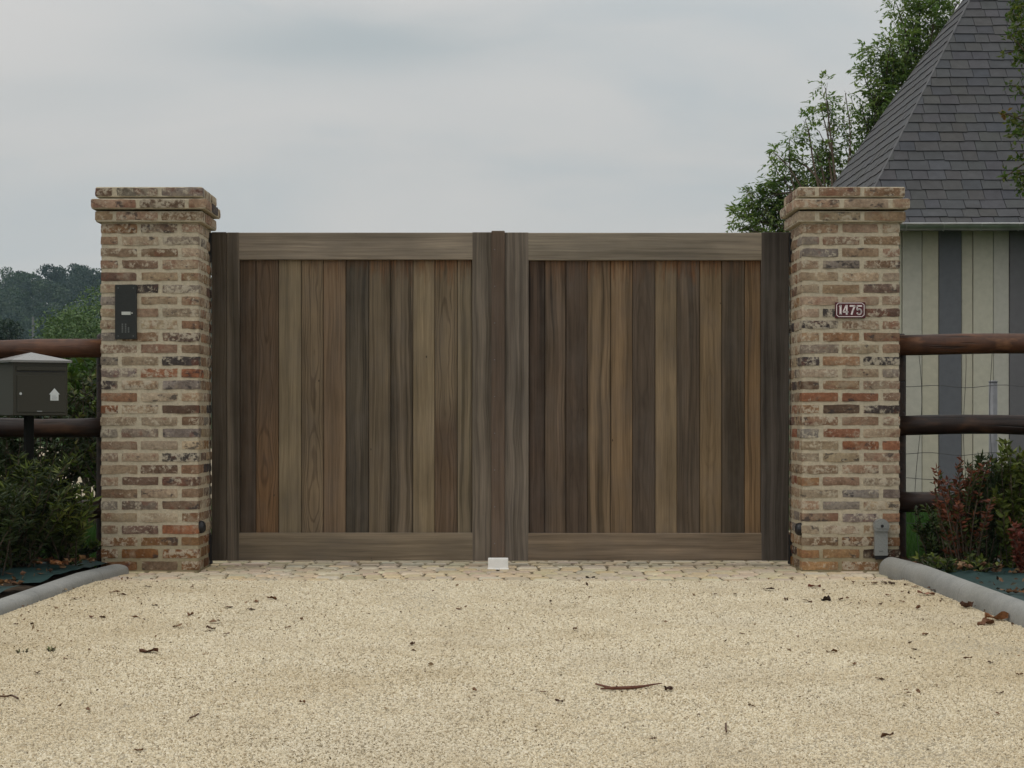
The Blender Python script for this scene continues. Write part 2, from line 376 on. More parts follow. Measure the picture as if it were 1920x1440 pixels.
def kx(y, s):                                    # inner foot of the kerb at y
    return s * (2.02 + .115 * max(0, -y) + .004 * max(0, -y - 1) ** 2) if s < 0 else 2.05 + .075 * max(0, -y) + .004 * max(0, -y) ** 2
mb = MB(); gys = [-.75 - i * .35 for i in range(36)]
vs, fs = [], []
for y in gys:
    for u in range(13):
        t = u / 12; x = (kx(y, -1) - .04) * (1 - t) + (kx(y, 1) + .04) * t
        vs.append((x, y, gz(y) + .002 + .006 * mnoise.noise(Vector((x * 1.3, y * 1.3, 0)))))
for j in range(len(gys) - 1):
    for i in range(12): fs.append((j * 13 + i, (j + 1) * 13 + i, (j + 1) * 13 + i + 1, j * 13 + i + 1))
mb.add(vs, fs); tag(mb.build('gravel_driveway', M['gravel'], smooth=True), kind='structure')
mb = MB(); grid(mb, [-7.5, -5.5, -2, 2, 3.2], [1.3, 3, 6, 9, 30], lambda x, y: -.012)
# courtyard behind the gate
vs = [(-30, 26, -.02), (2.6, 8.0, -.02), (2.6, 50, -.02), (-40, 60, -.02)]
mb = MB(); mb.add([(-1.9, 1.2, -.01), (1.9, 1.2, -.01), (2.6, 9, -.01), (2.6, 40, -.01), (-26, 60, -.01), (-9, 14, -.01), (-2.6, 9.0, -.01)], [(0, 1, 2, 3, 4, 5, 6)])
tag(mb.build('gravel_court', M['gravel']), kind='structure')

# gravel stones: loose stuff scattered over the sheet
def gravel_stones():
    mb = MB(); vs, fs = [], []
    gy = [-.72 - i * .25 for i in range(25)]
    for y in gy:
        for u in range(7):
            t = u / 6; x = (kx(y, -1) + .01) * (1 - t) + (kx(y, 1) - .01) * t
            vs.append((x, y, gz(y) + .003 + .006 * mnoise.noise(Vector((x * 1.3, y * 1.3, 0)))))
    for j in range(len(gy) - 1):
        for i in range(6): fs.append((j * 7 + i, (j + 1) * 7 + i, (j + 1) * 7 + i + 1, j * 7 + i + 1))
    mb.add(vs, fs); o = mb.build('loose_gravel', M['stone']); tag(o, kind='stuff')
    ng = bpy.data.node_groups.new('gravel_scatter', 'GeometryNodeTree')
    ng.interface.new_socket('Geometry', in_out='INPUT', socket_type='NodeSocketGeometry')
    ng.interface.new_socket('Geometry', in_out='OUTPUT', socket_type='NodeSocketGeometry')
    N, L = ng.nodes, ng.links
    gi = N.new('NodeGroupInput'); go = N.new('NodeGroupOutput')
    dp = N.new('GeometryNodeDistributePointsOnFaces'); dp.inputs['Density'].default_value = 13000; dp.inputs['Seed'].default_value = 3
    L.new(gi.outputs[0], dp.inputs['Mesh'])
    ico = N.new('GeometryNodeMeshIcoSphere'); ico.inputs['Radius'].default_value = 1; ico.inputs['Subdivisions'].default_value = 1
    def rv(a, b, vec, seed):
        n = N.new('FunctionNodeRandomValue'); n.data_type = 'FLOAT_VECTOR' if vec else 'FLOAT'
        i = 0 if vec else 2
        n.inputs[i].default_value = a; n.inputs[i + 1].default_value = b
        n.inputs['Seed'].default_value = seed; return n.outputs[0 if vec else 1]
    sm = N.new('GeometryNodeSetMaterial'); sm.inputs['Material'].default_value = M['stone']; L.new(ico.outputs[0], sm.inputs[0])
    ip = N.new('GeometryNodeInstanceOnPoints'); L.new(dp.outputs['Points'], ip.inputs['Points']); L.new(sm.outputs[0], ip.inputs['Instance'])
    L.new(rv((0, 0, 0), (6.28, 6.28, 6.28), True, 1), ip.inputs['Rotation'])
    k = N.new('ShaderNodeVectorMath'); k.operation = 'SCALE'
    L.new(rv((.0036, .0032, .0015), (.0072, .0064, .0032), True, 2), k.inputs[0]); L.new(rv(.75, 1.25, False, 5), k.inputs['Scale'])
    L.new(k.outputs[0], ip.inputs['Scale'])
    L.new(ip.outputs[0], go.inputs[0])
    md = o.modifiers.new('scatter', 'NODES'); md.node_group = ng
gravel_stones()

# paved threshold
mb = MB(); mb2 = MB()
mb.add([(-2.1, -.80, -.009), (2.12, -.80, -.009), (2.12, 1.35, -.009), (-2.1, 1.35, -.009)], [(0, 1, 2, 3)], (.19, .155, .10))
y = -.78; row = 0
while y < 1.3:
    x = -2.08 + rnd(-.06, 0); d = .148
    while x < 2.05:
        w = rnd(.10, .15); c = vary(random.choice([(.56, .475, .335), (.62, .545, .40), (.53, .46, .34), (.58, .48, .315), (.56, .46, .34)]), .1)
        v, f = bevel_box((x + .006, y + .008, -.06), (x + w - .006, y + d - .008, rnd(-.003, .002)), .009)
        v = [Vector((p.x + rnd(-.003, .003), p.y + rnd(-.003, .003), p.z)) for p in v]
        mb.add(v, f, c, (random.random(), random.random(), random.random())); x += w
    y += d; row += 1
tag(mb.build('paved_threshold', M['paver']), kind='structure')

# ---------------------------------------------------------------- brick pillars
CH = 2.126 / 32
BR = [((122, 103, 85), 5), ((128, 113, 95), 6), ((108, 90, 74), 5), ((112, 76, 58), 1.6), ((114, 88, 68), 2.0), ((62, 56, 55), 1.9), ((88, 72, 62), 2), ((106, 98, 90), 3), ((134, 120, 102), 4), ((116, 92, 66), 1.0)]
def brick_col():
    c = random.choices([b[0] for b in BR], [b[1] for b in BR])[0]
    return vary(lin(*c, 1.72), .18)
def rough_box(mb, cx, cy, cz, lx, ly, lz, col, off, seed, r=.006, jit=.003):
    nx, ny, nz_ = (max(2, int(lx / .026)), max(2, int(ly / .026)), 3)
    h = Vector((lx / 2, ly / 2, lz / 2)); inner = h - Vector((r, r, r))
    so = Vector((seed * 3.7, seed * 1.3, seed * 2.1))
    for ax, sgn in ((0, 1), (0, -1), (1, 1), (1, -1), (2, 1), (2, -1)):
        a, b = [i for i in range(3) if i != ax]; na, nb = (nx, ny, nz_)[a], (nx, ny, nz_)[b]
        vs = []
        for j in range(nb + 1):
            for i in range(na + 1):
                p = Vector((0, 0, 0)); p[ax] = sgn * h[ax]; p[a] = h[a] * (2 * i / na - 1); p[b] = h[b] * (2 * j / nb - 1)
                q = Vector([max(-inner[k], min(inner[k], p[k])) for k in range(3)]); d = p - q
                p = q + d.normalized() * r
                p += d.normalized() * (jit * 1.6 * mnoise.noise((p + so) * 17) + jit * mnoise.noise((p + so) * 48))
                vs.append((p.x + cx, p.y + cy, p.z + cz))
        fs = []
        for j in range(nb):
            for i in range(na):
                f = (j * (na + 1) + i, j * (na + 1) + i + 1, (j + 1) * (na + 1) + i + 1, (j + 1) * (na + 1) + i)
                flip = (sgn < 0) != (ax == 1)
                fs.append(f[::-1] if flip else f)
        mb.add(vs, fs, col, off)
def pillar(name, x0, w, label, seed):
    random.seed(seed)
    root = empty(name, (x0 + w / 2, w / 2, 0), label, 'gate pillar', 'brick pillars on either side of the gate')
    shaft, cap, mort = MB(), MB(), MB()
    v, f = bevel_box((x0 + .0045, .0045, -.05), (x0 + w - .0045, w - .0045, CH * 29 + .01), .006); mort.add(v, f)
    for row in range(32):
        z = CH * (row + .5)
        ex = 0.0
        if row == 29: ex = .026
        if row == 30: ex = .046
        if row == 31: ex = .026
        L = w + 2 * ex; cx, cy = x0 + w / 2, w / 2
        dp, joint = .098, .019
        sl = (L - dp - 2 * joint) / 2
        tgt = cap if row >= 29 else shaft
        if row >= 29:
            v, f = bevel_box((x0 - ex + .005, -ex + .005, z - CH / 2 - (.0 if row == 29 else -.004)), (x0 + w + ex - .005, w + ex - .005, z + CH / 2 - .006), .004)
            mort.add(v, f)
        flip = row % 2
        for side in range(4):
            for k in range(2):
                s0 = k * (sl + joint)
                u = -L / 2 + s0 + sl / 2; vv = -L / 2 + dp / 2
                if flip: u = -u
                ang = side * math.pi / 2; ca, sa = round(math.cos(ang)), round(math.sin(ang))
                bx, by = u * ca - vv * sa, u * sa + vv * ca
                lx, ly = (sl, dp) if side % 2 == 0 else (dp, sl)
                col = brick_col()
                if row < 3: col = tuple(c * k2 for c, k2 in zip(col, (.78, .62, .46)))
                hh = rnd(.047, .052)
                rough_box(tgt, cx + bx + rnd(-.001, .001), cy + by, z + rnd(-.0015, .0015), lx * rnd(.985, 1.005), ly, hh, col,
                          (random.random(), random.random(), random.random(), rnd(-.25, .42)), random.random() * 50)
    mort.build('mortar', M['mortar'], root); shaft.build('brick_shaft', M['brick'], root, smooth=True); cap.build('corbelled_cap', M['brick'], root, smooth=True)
    return root
W = .544
PLX = (188 - CX) / 340; PRX = (1503 - CX) / 340
pillar('brick_pillar', PLX, W, 'square brick pillar with corbelled cap carrying the dark intercom panel', 11)
pillar('brick_pillar', PRX, W, 'square brick pillar with corbelled cap carrying the house number plate', 23)

# ---------------------------------------------------------------- gate
GY = .45; GS = FPX / (GY + CAM_D)
gx = lambda px: (px - CX) / GS
gzz = lambda py: CAM_Z + (CY - py) / GS
KW = 1.60
def soft(c): return tuple((1.08 * a - .08 * b) for a, b in zip(c, (79, 67, 53)))
def plank(mb, x0, x1, z0, z1, y0, th, tones, stain=0.0, bev=.003, style=.5, basex=0.0):
    tones = [tuple(q[:3]) + (style,) for q in tones]; xc = (x0 + x1) / 2 - basex + rnd(-.012, .012)
    g = .0012; x0 += g; x1 -= g; n = len(tones) - 1
    prof = [(x0, y0 + th), (x0, y0 + bev), (x0 + bev, y0), (x1 - bev, y0), (x1, y0 + bev), (x1, y0 + th)]
    vs, cs = [], []
    for i in range(n + 1):
        z = z0 + (z1 - z0) * i / n
        for p in prof: vs.append((p[0], p[1], z)); cs.append(tones[i])
    fs = [(i * 6 + k, i * 6 + k + 1, (i + 1) * 6 + k + 1, (i + 1) * 6 + k) for i in range(n) for k in range(5)]
    fs += [(0, 5, 4, 3, 2, 1), tuple(n * 6 + k for k in range(6))]
    fs += [(i * 6 + 5, i * 6, (i + 1) * 6, (i + 1) * 6 + 5) for i in range(n)]
    mb.add(vs, fs, cs, ((random.randint(1, 12) - xc) / 17, random.random(), random.random(), stain))
ZB, ZT = gzz(1051.5), gzz(435)
RT0, RB1 = gzz(487), gzz(999)
def beam(root, name, mat, x0, x1, z0, z1, y0, y1, col, off=None):
    mb = MB(); col = tuple(c * (1.06 if mat == M['wood_h'] else 1.0) for c in col); v, f = bevel_box((x0, y0, z0), (x1, y1, z1), .0035)
    mb.add(v, f, lin(*col, KW) + (.52 if mat == M['wood_h'] else .16 if name != 'cover_strip' else .6,), off or (random.random(), random.random(), random.random())); return mb.build(name, mat, root)
def hinge(root, x, s, z):
    mb = MB()
    pts = [Vector((x, GY + .012, z - .085)), Vector((x, GY + .012, z + .085))]; tube(mb, pts, [.008, .008], 10)
    for dz in (-.075, -.028, .028, .075):
        v, f = bevel_box((x - .004 if s > 0 else x - .012, GY + .006, z + dz - .008), (x + .012 if s > 0 else x + .004, GY + .018, z + dz + .008), .002); mb.add(v, f)
    v, f = bevel_box((x - .020 if s > 0 else x + .006, GY - .03, z - .085), (x - .006 if s > 0 else x + .020, GY + .05, z + .085), .002); mb.add(v, f)
    mb.build('hinge', M['black_iron'], root)
random.seed(5)
left = empty('gate_leaf', (gx(396), GY + .03, 0), 'left wooden gate leaf of weathered upright boards with narrow cover strip', 'gate', 'two leaves of the wooden gate')
right = empty('gate_leaf', (gx(1479), GY + .03, 0), 'right wooden gate leaf with dark hinge stile beside the numbered pillar', 'gate', 'two leaves of the wooden gate')
xl0 = gx(396.6)
beam(left, 'hinge_stile', M['wood_v'], xl0, gx(424.5), ZB, ZT, GY, GY + .06, (68, 60, 50))
beam(left, 'inner_stile', M['wood_v'], gx(425), gx(449), ZB, ZT - .002, GY + .0008, GY + .06, (80, 72, 62))
beam(left, 'top_rail', M['wood_h'], gx(440), gx(895), RT0, ZT - .003, GY + .002, GY + .057, (104, 95, 83))
beam(left, 'bottom_rail', M['wood_h'], gx(440), gx(895), ZB + .001, RB1, GY + .002, GY + .057, (92, 82, 68))
beam(left, 'closing_stile', M['wood_v'], gx(885.4), gx(933.8), ZB, ZT - .001, GY, GY + .06, (86, 78, 68))
sc = beam(left, 'cover_strip', M['wood_v'], gx(921.5), gx(946.5), ZB, ZT + .006, GY - .016, GY - .0008, (74, 62, 52))
for k in range(9):
    z = ZB + .1 + k * .21; mb = MB()
    tube(mb, [Vector((gx(927.5), GY - .0175, z)), Vector((gx(927.5), GY - .014, z))], [.0032, .0032], 8)
    mb.build('screw', M['galv'], sc)
PY = GY + .022
ledge = [449, 479, 521.5, 564.5, 605.5, 648, 691, 732.5, 774, 815, 857.5, 885.5]
ltone = [(65, 53, 41), (76, 62, 48), (99, 88, 70), (94, 81, 64), (87, 72, 56), (62, 55, 45), (80, 70, 56), (82, 72, 59), (100, 88, 69), (80, 69, 56), (92, 82, 66)]
mb = MB()
for i, c in enumerate(ltone):
    tn = [lin(*soft(c), KW)] * 9
    if i == 1:
        o = lin(100, 77, 54, KW); tn = [o, o, tuple(.8 * a + .2 * b for a, b in zip(o, tn[0])), tuple(.35 * a + .65 * b for a, b in zip(o, tn[0]))] + [tn[0]] * 5
    if i == 9: tn = [lin(74, 60, 46, KW)] * 4 + [lin(92, 80, 63, KW)] * 5
    plank(mb, gx(ledge[i]), gx(ledge[i + 1]), RB1 - .01, RT0 + .01, PY, .025, tn, [.25, .2, .2, .3, .5, .4, .7, .9, .8, 1, 1][i], style=[.3, 1, .55, 1, .42, 0, .08, 0, .55, 1, .08][i], basex=gx(396))
v, f = bevel_box((gx(442), PY + .0255, RB1 - .008), (gx(893), PY + .033, RT0 + .008), 0); mb.add(v, f, (.03, .025, .02))
mb.build('board_panel', M['wood_v'], left)
redge = [991.5, 1021.5, 1061.5, 1101.5, 1145, 1186.5, 1229, 1270, 1312.5, 1354, 1397, 1427.5]
rtone = [(60, 49, 40), (74, 62, 50), (67, 56, 46), (88, 74, 57), (92, 76, 57), (68, 58, 48), (101, 87, 68), (76, 65, 53), (96, 81, 61), (65, 56, 45), (93, 75, 54)]
mb = MB()
for i, c in enumerate(rtone):
    plank(mb, gx(redge[i]), gx(redge[i + 1]), RB1 - .01, RT0 + .01, PY, .025, [lin(*soft(c), KW)] * 9, [.3, .6, .4, .7, 1, .5, 1, 1, 1, .4, 1][i], style=[.15, .05, .7, .0, .36, .75, .6, .2, .65, .3, .15][i], basex=gx(1479))
v, f = bevel_box((gx(982), PY + .0255, RB1 - .008), (gx(1438), PY + .033, RT0 + .008), 0); mb.add(v, f, (.03, .025, .02))
mb.build('board_panel', M['wood_v'], right)
beam(right, 'closing_stile', M['wood_v'], gx(934.8), gx(991.3), ZB, ZT - .002, GY + .001, GY + .06, (90, 82, 73))
beam(right, 'top_rail', M['wood_h'], gx(980), gx(1440), RT0 - .003, ZT - .004, GY + .002, GY + .057, (104, 96, 84))
beam(right, 'bottom_rail', M['wood_h'], gx(980), gx(1440), ZB + .001, RB1 - .002, GY + .002, GY + .057, (96, 84, 70))
beam(right, 'hinge_stile', M['wood_v'], gx(1427.4), gx(1479.4), ZB, ZT - .001, GY, GY + .06, (58, 53, 48))
for zc in (gzz(464), gzz(1030)):
    hinge(left, gx(394.5), 1, zc); hinge(right, gx(1481.5), -1, zc)

# white gate stop
mb = MB(); p = G(934, 1067)
v, f = bevel_box((p.x - .057, p.y, -.005), (p.x + .057, p.y + .07, .060), .005, 2); mb.add(v, f)
v, f = bevel_box((p.x - .060, p.y - .004, -.005), (p.x + .060, p.y + .074, .004), .002); mb.add(v, f)
tag(mb.build('gate_stop', M['white_block'], loc=(p.x, p.y, 0)), 'small white block on the paving below the meeting gate leaves', 'gate stop')

# ---------------------------------------------------------------- things on the pillars
def poly_prism(mb, pts, y0, y1, col=(.5, .5, .5), mi=0):          # outline in x,z, extruded along y (y0 nearer)
    n = len(pts); vs = [(p[0], y0, p[1]) for p in pts] + [(p[0], y1, p[1]) for p in pts]
    mb.add(vs, [tuple(range(n))] + [tuple(range(2 * n - 1, n - 1, -1))] + [(i, i + n, (i + 1) % n + n, (i + 1) % n) for i in range(n)], col, mi=mi)
def ribbon(mb, pts, w, y0, y1):
    for a, b in zip(pts[:-1], pts[1:]):
        a, b = Vector(a), Vector(b); d = (b - a).normalized(); n = Vector((-d.y, d.x)) * w / 2; e = d * w * .12
        poly_prism(mb, [a - n - e, b - n + e, b + n + e, a + n - e], y0, y1)
q0, q1 = P(216.5, 636, 0), P(257, 534, 0)
ic = empty('intercom_panel', ((q0.x + q1.x) / 2, 0, q0.z), 'dark upright intercom panel screwed to the left brick pillar', 'intercom')
mb = MB(); v, f = bevel_box((q0.x, -.016, q0.z), (q1.x, .006, q1.z), .002); mb.add(v, f); mb.build('faceplate', M['panel'], ic)
mb = MB(); a, b = P(228, 590.5, -.016), P(245, 584.5, -.016); v, f = bevel_box((a.x, -.0185, a.z), (b.x, -.0155, b.z), .0006); mb.add(v, f); mb.build('name_label', M['label'], ic)
mb = MB(); a = P(247.5, 587, -.016); tube(mb, [Vector((a.x, -.019, a.z)), Vector((a.x, -.0155, a.z))], [.0042, .0042], 10); mb.build('call_button', M['label'], ic)
mb = MB()
for ix, px in enumerate((229.5, 235.5, 241)):
    for k in range(5 if ix < 2 else 3):
        a = P(px, 608 + k * 3.6 + (ix == 2) * 7, -.016); v, f = bevel_box((a.x - .004, -.0172, a.z - .0035), (a.x + .004, -.0155, a.z + .0035), 0); mb.add(v, f)
mb.build('speaker_grille', M['panel_ink'], ic)
for px, py in ((221.5, 540), (250, 540), (221.5, 630), (250, 630)):
    mb = MB(); a = P(px, py, -.016); tube(mb, [Vector((a.x, -.0175, a.z)), Vector((a.x, -.0155, a.z))], [.0035, .0035], 8); mb.build('screw', M['panel_ink'], ic)

q0, q1 = P(1565.5, 596.5, 0), P(1622, 567, 0)
pn = empty('house_number_plate', ((q0.x + q1.x) / 2, 0, q0.z), 'small dark red enamel plate reading 1475 in white on the right brick pillar', 'number plate')
mb = MB(); v, f = bevel_box((q0.x, -.010, q0.z), (q1.x, .006, q1.z), .0015); mb.add(v, f); mb.build('enamel_plate', M['plate_red'], pn)
def nx(u): return q0.x + (u - 490) / (1570 - 490) * (q1.x - q0.x)
def nzz(v): return q1.z - (v - 325) / (890 - 325) * (q1.z - q0.z)
mb = MB()
oct_ = [(610, 350), (1450, 350), (1525, 420), (1525, 770), (1450, 840), (610, 840), (540, 770), (540, 420), (610, 350)]
ribbon(mb, [(nx(u), nzz(v)) for u, v in oct_], .0034, -.0112, -.0095)
mb.build('border_line', M['enamel'], pn)
mb = MB(); ND = lambda pts, w: ribbon(mb, [(nx(u), nzz(v)) for u, v in pts], w, -.0114, -.0095)
ND([(680, 430), (680, 755)], .0108); ND([(632, 478), (690, 440)], .006); ND([(640, 752), (725, 752)], .0045)
ND([(900, 430), (900, 760)], .0095); ND([(880, 435), (775, 665)], .0068); ND([(765, 672), (955, 672)], .0068)
ND([(1015, 455), (1200, 455)], .0085); ND([(1190, 460), (1120, 610), (1075, 765)], .0095)
ND([(1268, 455), (1440, 455)], .0085); ND([(1280, 450), (1272, 580)], .0068)
arc = [(1345 + 78 * math.cos(R(a)), 660 + 92 * math.sin(R(a))) for a in range(-125, 175, 20)]
ND([(1272, 585)] + arc, .0088)
mb.build('numerals', M['enamel'], pn)

c0 = P(1650.5, 986.5, 0)
ks = empty('key_switch', (c0.x, 0, P(0, 1042, 0).z), 'grey cast key switch with rounded head low on the right brick pillar', 'key switch')
def disc_pts(cx, cz, r, a0, a1, n=18): return [(cx + r * math.cos(R(a0 + (a1 - a0) * i / n)), cz + r * math.sin(R(a0 + (a1 - a0) * i / n))) for i in range(n + 1)]
mb = MB(); hw = 12.2 / 340; zb = P(0, 1041, 0).z
poly_prism(mb, [(c0.x - hw, zb), (c0.x + hw, zb), (c0.x + hw, c0.z - .02), (c0.x - hw, c0.z - .02)], -.034, .004)
bm_ = disc_pts(c0.x, c0.z, .0425, -38, 218); poly_prism(mb, bm_, -.046, .004)
mb.build('housing', M['grey_cast'], ks)
mb = MB(); poly_prism(mb, disc_pts(c0.x, c0.z, .030, -20, 200), -.051, -.045); mb.build('lid', M['grey_cast'], ks)
mb = MB(); poly_prism(mb, disc_pts(c0.x + .002, c0.z + .003, .0085, 0, 350), -.053, -.050); mb.build('key_hole', M['rubber'], ks)
mb = MB(); v, f = bevel_box((c0.x - .012, -.036, zb + .022), (c0.x + .010, -.033, zb + .027), 0); mb.add(v, f); mb.build('marking', M['panel_ink'], ks)
mb = MB(); v, f = bevel_box((c0.x - hw + .004, -.026, zb - .022), (c0.x + hw - .004, .004, zb - .001), .002); mb.add(v, f); mb.build('shadow_gap', M['rubber'], ks)  # black block standing in for the shadow gap under the housing

def photocell(x, s, z, label):
    mb = MB(); n, rings = 18, 6; vs, fs = [], []
    for j in range(rings + 1):
        t = j / rings * math.pi / 2; r = .036 * math.cos(t) ** .6 if j < rings else 0.001; d = .004 + .026 * math.sin(t)
        for k in range(n):
            a = 2 * math.pi * k / n; vs.append((x + s * d, .048 + r * math.cos(a), z + r * math.sin(a)))
    for k in range(n):
        vs.append((x - s * .01, .048 + .036 * math.cos(2 * math.pi * k / n), z + .036 * math.sin(2 * math.pi * k / n)))
    for j in range(rings):
        for k in range(n): fs.append((j * n + k, j * n + (k + 1) % n, (j + 1) * n + (k + 1) % n, (j + 1) * n + k))
    o = (rings + 1) * n
    for k in range(n): fs.append((o + k, o + (k + 1) % n, (k + 1) % n, k))
    mb.add(vs, fs); tag(mb.build('photocell', M['rubber'], loc=(x, .048, z), smooth=True), label, 'sensor', 'gate photocells on the pillars')
photocell(PLX + W, 1, P(0, 989, 0).z, 'black domed photocell on the inner face of the intercom pillar')
photocell(PRX, -1, P(0, 993, 0).z, 'black domed photocell on the inner face of the numbered pillar')

# ---------------------------------------------------------------- kerbs
def kerb(s, label):
    mb = MB(); ys = [-.06, -.09, -.14] + [-.25 - .25 * i for i in range(22)]; r = .064 if s > 0 else .060; n = 12
    vs, fs = [], []; so = 1 if s > 0 else -1
    for i, y in enumerate(ys):
        k = (.55, .85, 1.0)[i] if i < 3 else 1.0
        x = kx(y, s) + so * r; zc = gz(y) + .012
        for j in range(n + 1):
            a = math.pi * j / n
            vs.append((x + r * math.cos(a) * (k if k < 1 else 1), y, zc - .05 * 0 + (.079 if s > 0 else .040) * k * math.sin(a) ** .8))
        vs.append((x - r, y, zc - .12)); vs.append((x + r, y, zc - .12))
    m = n + 3
    for i in range(len(ys) - 1):
        for j in range(n): fs.append((i * m + j, i * m + j + 1, (i + 1) * m + j + 1, (i + 1) * m + j))
        fs.append((i * m + n, i * m + n + 1, (i + 1) * m + n + 1, (i + 1) * m + n)); fs.append((i * m + n + 2, i * m, (i + 1) * m, (i + 1) * m + n + 2))
    fs.append(tuple(range(n + 1)) + (n + 1, n + 2))
    mb.add(vs, fs); tag(mb.build('kerb', M['concrete'], loc=(kx(-.1, s), -.1, 0), smooth=True), label, 'kerb', 'rounded kerbs along the driveway')
kerb(-1, 'rounded grey concrete kerb running from the intercom pillar along the left bed')
kerb(1, 'rounded grey concrete kerb running from under the key switch along the right bed')

# planting beds with weed membrane
def bed(s):
    mb = MB(); vs, fs = [], []; ysb = [.55, .3, .05] + [-.2 - .3 * i for i in range(20)]
    for y in ysb:
        x0 = (kx(y, s) + s * .12) if y < 0 else s * 2.26
        for u in range(11):
            x = x0 + s * (u / 10) ** 1.5 * 4.5
            vs.append((x, y, gz(y) + .018 + .035 * mnoise.noise(Vector((x * 2.3, y * 2.3, 4))) + .02 * (u > 0)))
    for j in range(len(ysb) - 1):
        for i in range(10):
            f = (j * 11 + i, j * 11 + i + 1, (j + 1) * 11 + i + 1, (j + 1) * 11 + i); fs.append(f[::-1] if s > 0 else f)
    mb.add(vs, fs); tag(mb.build('planting_bed', M['soil'], smooth=True), kind='structure')
    mb = MB(); vs, fs = [], []; ysb = [.02 - .1 * i for i in range(40)]
    for y in ysb:
        for u in range(17):
            x = kx(y, s) + s * (.135 + u * .07)
            vs.append((x, y, gz(y) + .052 + .035 * mnoise.noise(Vector((x * 2.3, y * 2.3, 4))) + .012 * mnoise.noise(Vector((x * 9, y * 9, 1)))))
    for j in range(len(ysb) - 1):
        for i in range(16):
            if mnoise.noise(Vector((i * .23, j * .12, s * 3.0))) < .5:
                f = (j * 17 + i, j * 17 + i + 1, (j + 1) * 17 + i + 1, (j + 1) * 17 + i); fs.append(f[::-1] if s > 0 else f)
    mb.add(vs, fs)
    tag(mb.build('weed_membrane', M['membrane'], loc=(s * 2.4, -1, 0), smooth=True),
        'dark teal weed sheet strewn with leaves on the %s planting bed' % ('left' if s < 0 else 'right'), 'ground sheet', 'weed sheets in the beds')
bed(-1); bed(1)

# ---------------------------------------------------------------- log fences
def fence(s, rails, px_post, label):
    root = empty('log_fence', (s * 2.3, .30, 0), label, 'fence', 'log rail fences beside the pillars')
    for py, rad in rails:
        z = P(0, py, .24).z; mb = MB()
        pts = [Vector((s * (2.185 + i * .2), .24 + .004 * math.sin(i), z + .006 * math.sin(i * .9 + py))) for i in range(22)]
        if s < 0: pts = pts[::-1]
        tube(mb, pts, [rad * (1 + .03 * math.sin(i * 1.7 + py)) for i in range(22)], 22, (1.6, 1.5, 1.35) if py < 700 else (.42, .40, .40), jit=.07)  # lit look of the top rail and shade of the lower ones put into tone
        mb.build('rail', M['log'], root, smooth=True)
    for k in range(3):
        x = s * (2.245 + k * 1.95); mb = MB()
        tube(mb, [Vector((x, .345, z)) for z in (-.3, .3, .8, 1.2, 1.31, 1.325)], [.052, .052, .051, .05, .049, .040], 18, (.5, .5, .5), jit=.04)
        mb.build('post', M['log'], root, smooth=True)
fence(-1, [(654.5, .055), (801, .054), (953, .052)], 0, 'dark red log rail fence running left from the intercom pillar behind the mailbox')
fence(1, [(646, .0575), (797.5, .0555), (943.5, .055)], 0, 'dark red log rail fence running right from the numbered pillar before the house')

# wire mesh behind the right fence
mb = MB()
for py in (723.5, 850, 897, 980):
    z = P(0, py, .42).z
    tube(mb, [Vector((2.1 + i * .06, .42, z + .0055 * math.sin(i * 1.05 + py) - .0016 * (i % 9 - 4) ** 2 * .25)) for i in range(60)], [.0019] * 60, 5)
for i, px in enumerate((1722, 1809, 1858, 1940, 2020, 2100, 2180)):
    x = P(px, 0, .42).x
    pts = [Vector((x + (.020 * math.sin(k * .55 + i) if i < 1 else .008 * math.sin(k * .8 + i)), .421, 1.24 - k * .1)) for k in range(13)]
    tube(mb, pts, [.0017] * 13, 5)
tag(mb.build('wire_fence', M['wire'], loc=(2.3, .42, 0)), 'slack wire mesh stretched behind the right log fence', 'fence')

# ---------------------------------------------------------------- mailbox
th = R(33); mw, mdp = .306, .285
fl = P(25, 779, -.40); rv_ = Vector((math.cos(th), math.sin(th), 0)); bk = Vector((-math.sin(th), math.cos(th), 0)); nf = -bk
zb_, zt_ = .860, 1.150
ctr = Vector((fl.x, fl.y, 0)) + rv_ * mw / 2 + bk * mdp / 2
mbx = empty('mailbox', (ctr.x, ctr.y, gz(ctr.y)), 'dark olive metal mailbox with pitched lid and white house sticker', 'mailbox')
def mpt(u, d, z): return Vector((fl.x, fl.y, 0)) + rv_ * u + bk * d + Vector((0, 0, z))
def mbox(mb, u0, u1, d0, d1, z0, z1, bev=.003):
    v, f = bevel_box((u0, d0, z0), (u1, d1, z1), bev); mb.add([mpt(p.x, p.y, p.z) for p in v], f)
mb = MB(); mbox(mb, 0, mw, 0, mdp, zb_, zt_, .004); mb.build('body', M['box_paint'], mbx)
mb = MB(); e_ = .018; hz = zt_ + .046
base = [mpt(-e_, -e_, zt_ - .004), mpt(mw + e_, -e_, zt_ - .004), mpt(mw + e_, mdp + e_, zt_ - .004), mpt(-e_, mdp + e_, zt_ - .004)]
rim = [p + Vector((0, 0, .012)) for p in base]; ap = mpt(mw / 2, mdp / 2, hz + .008)
mb.add(base + rim + [ap], [(3, 2, 1, 0), (0, 1, 5, 4), (1, 2, 6, 5), (2, 3, 7, 6), (3, 0, 4, 7), (4, 5, 8), (5, 6, 8), (6, 7, 8), (7, 4, 8)]); mb.build('lid', M['lid_paint'], mbx)
mb = MB(); mbox(mb, .018, mw - .014, -.006, .002, zb_ + .018, zt_ - .072, .0025); door = mb.build('door', M['box_paint'], mbx)
mb = MB(); mbox(mb, .016, mw - .012, -.009, .001, zt_ - .048, zt_ - .024, .002); mb.build('letter_flap', M['box_paint'], mbx)
mb = MB(); mbox(mb, .018, mw - .016, -.0015, .002, zt_ - .056, zt_ - .049, 0); mb.build('letter_slot', M['rubber'], mbx)
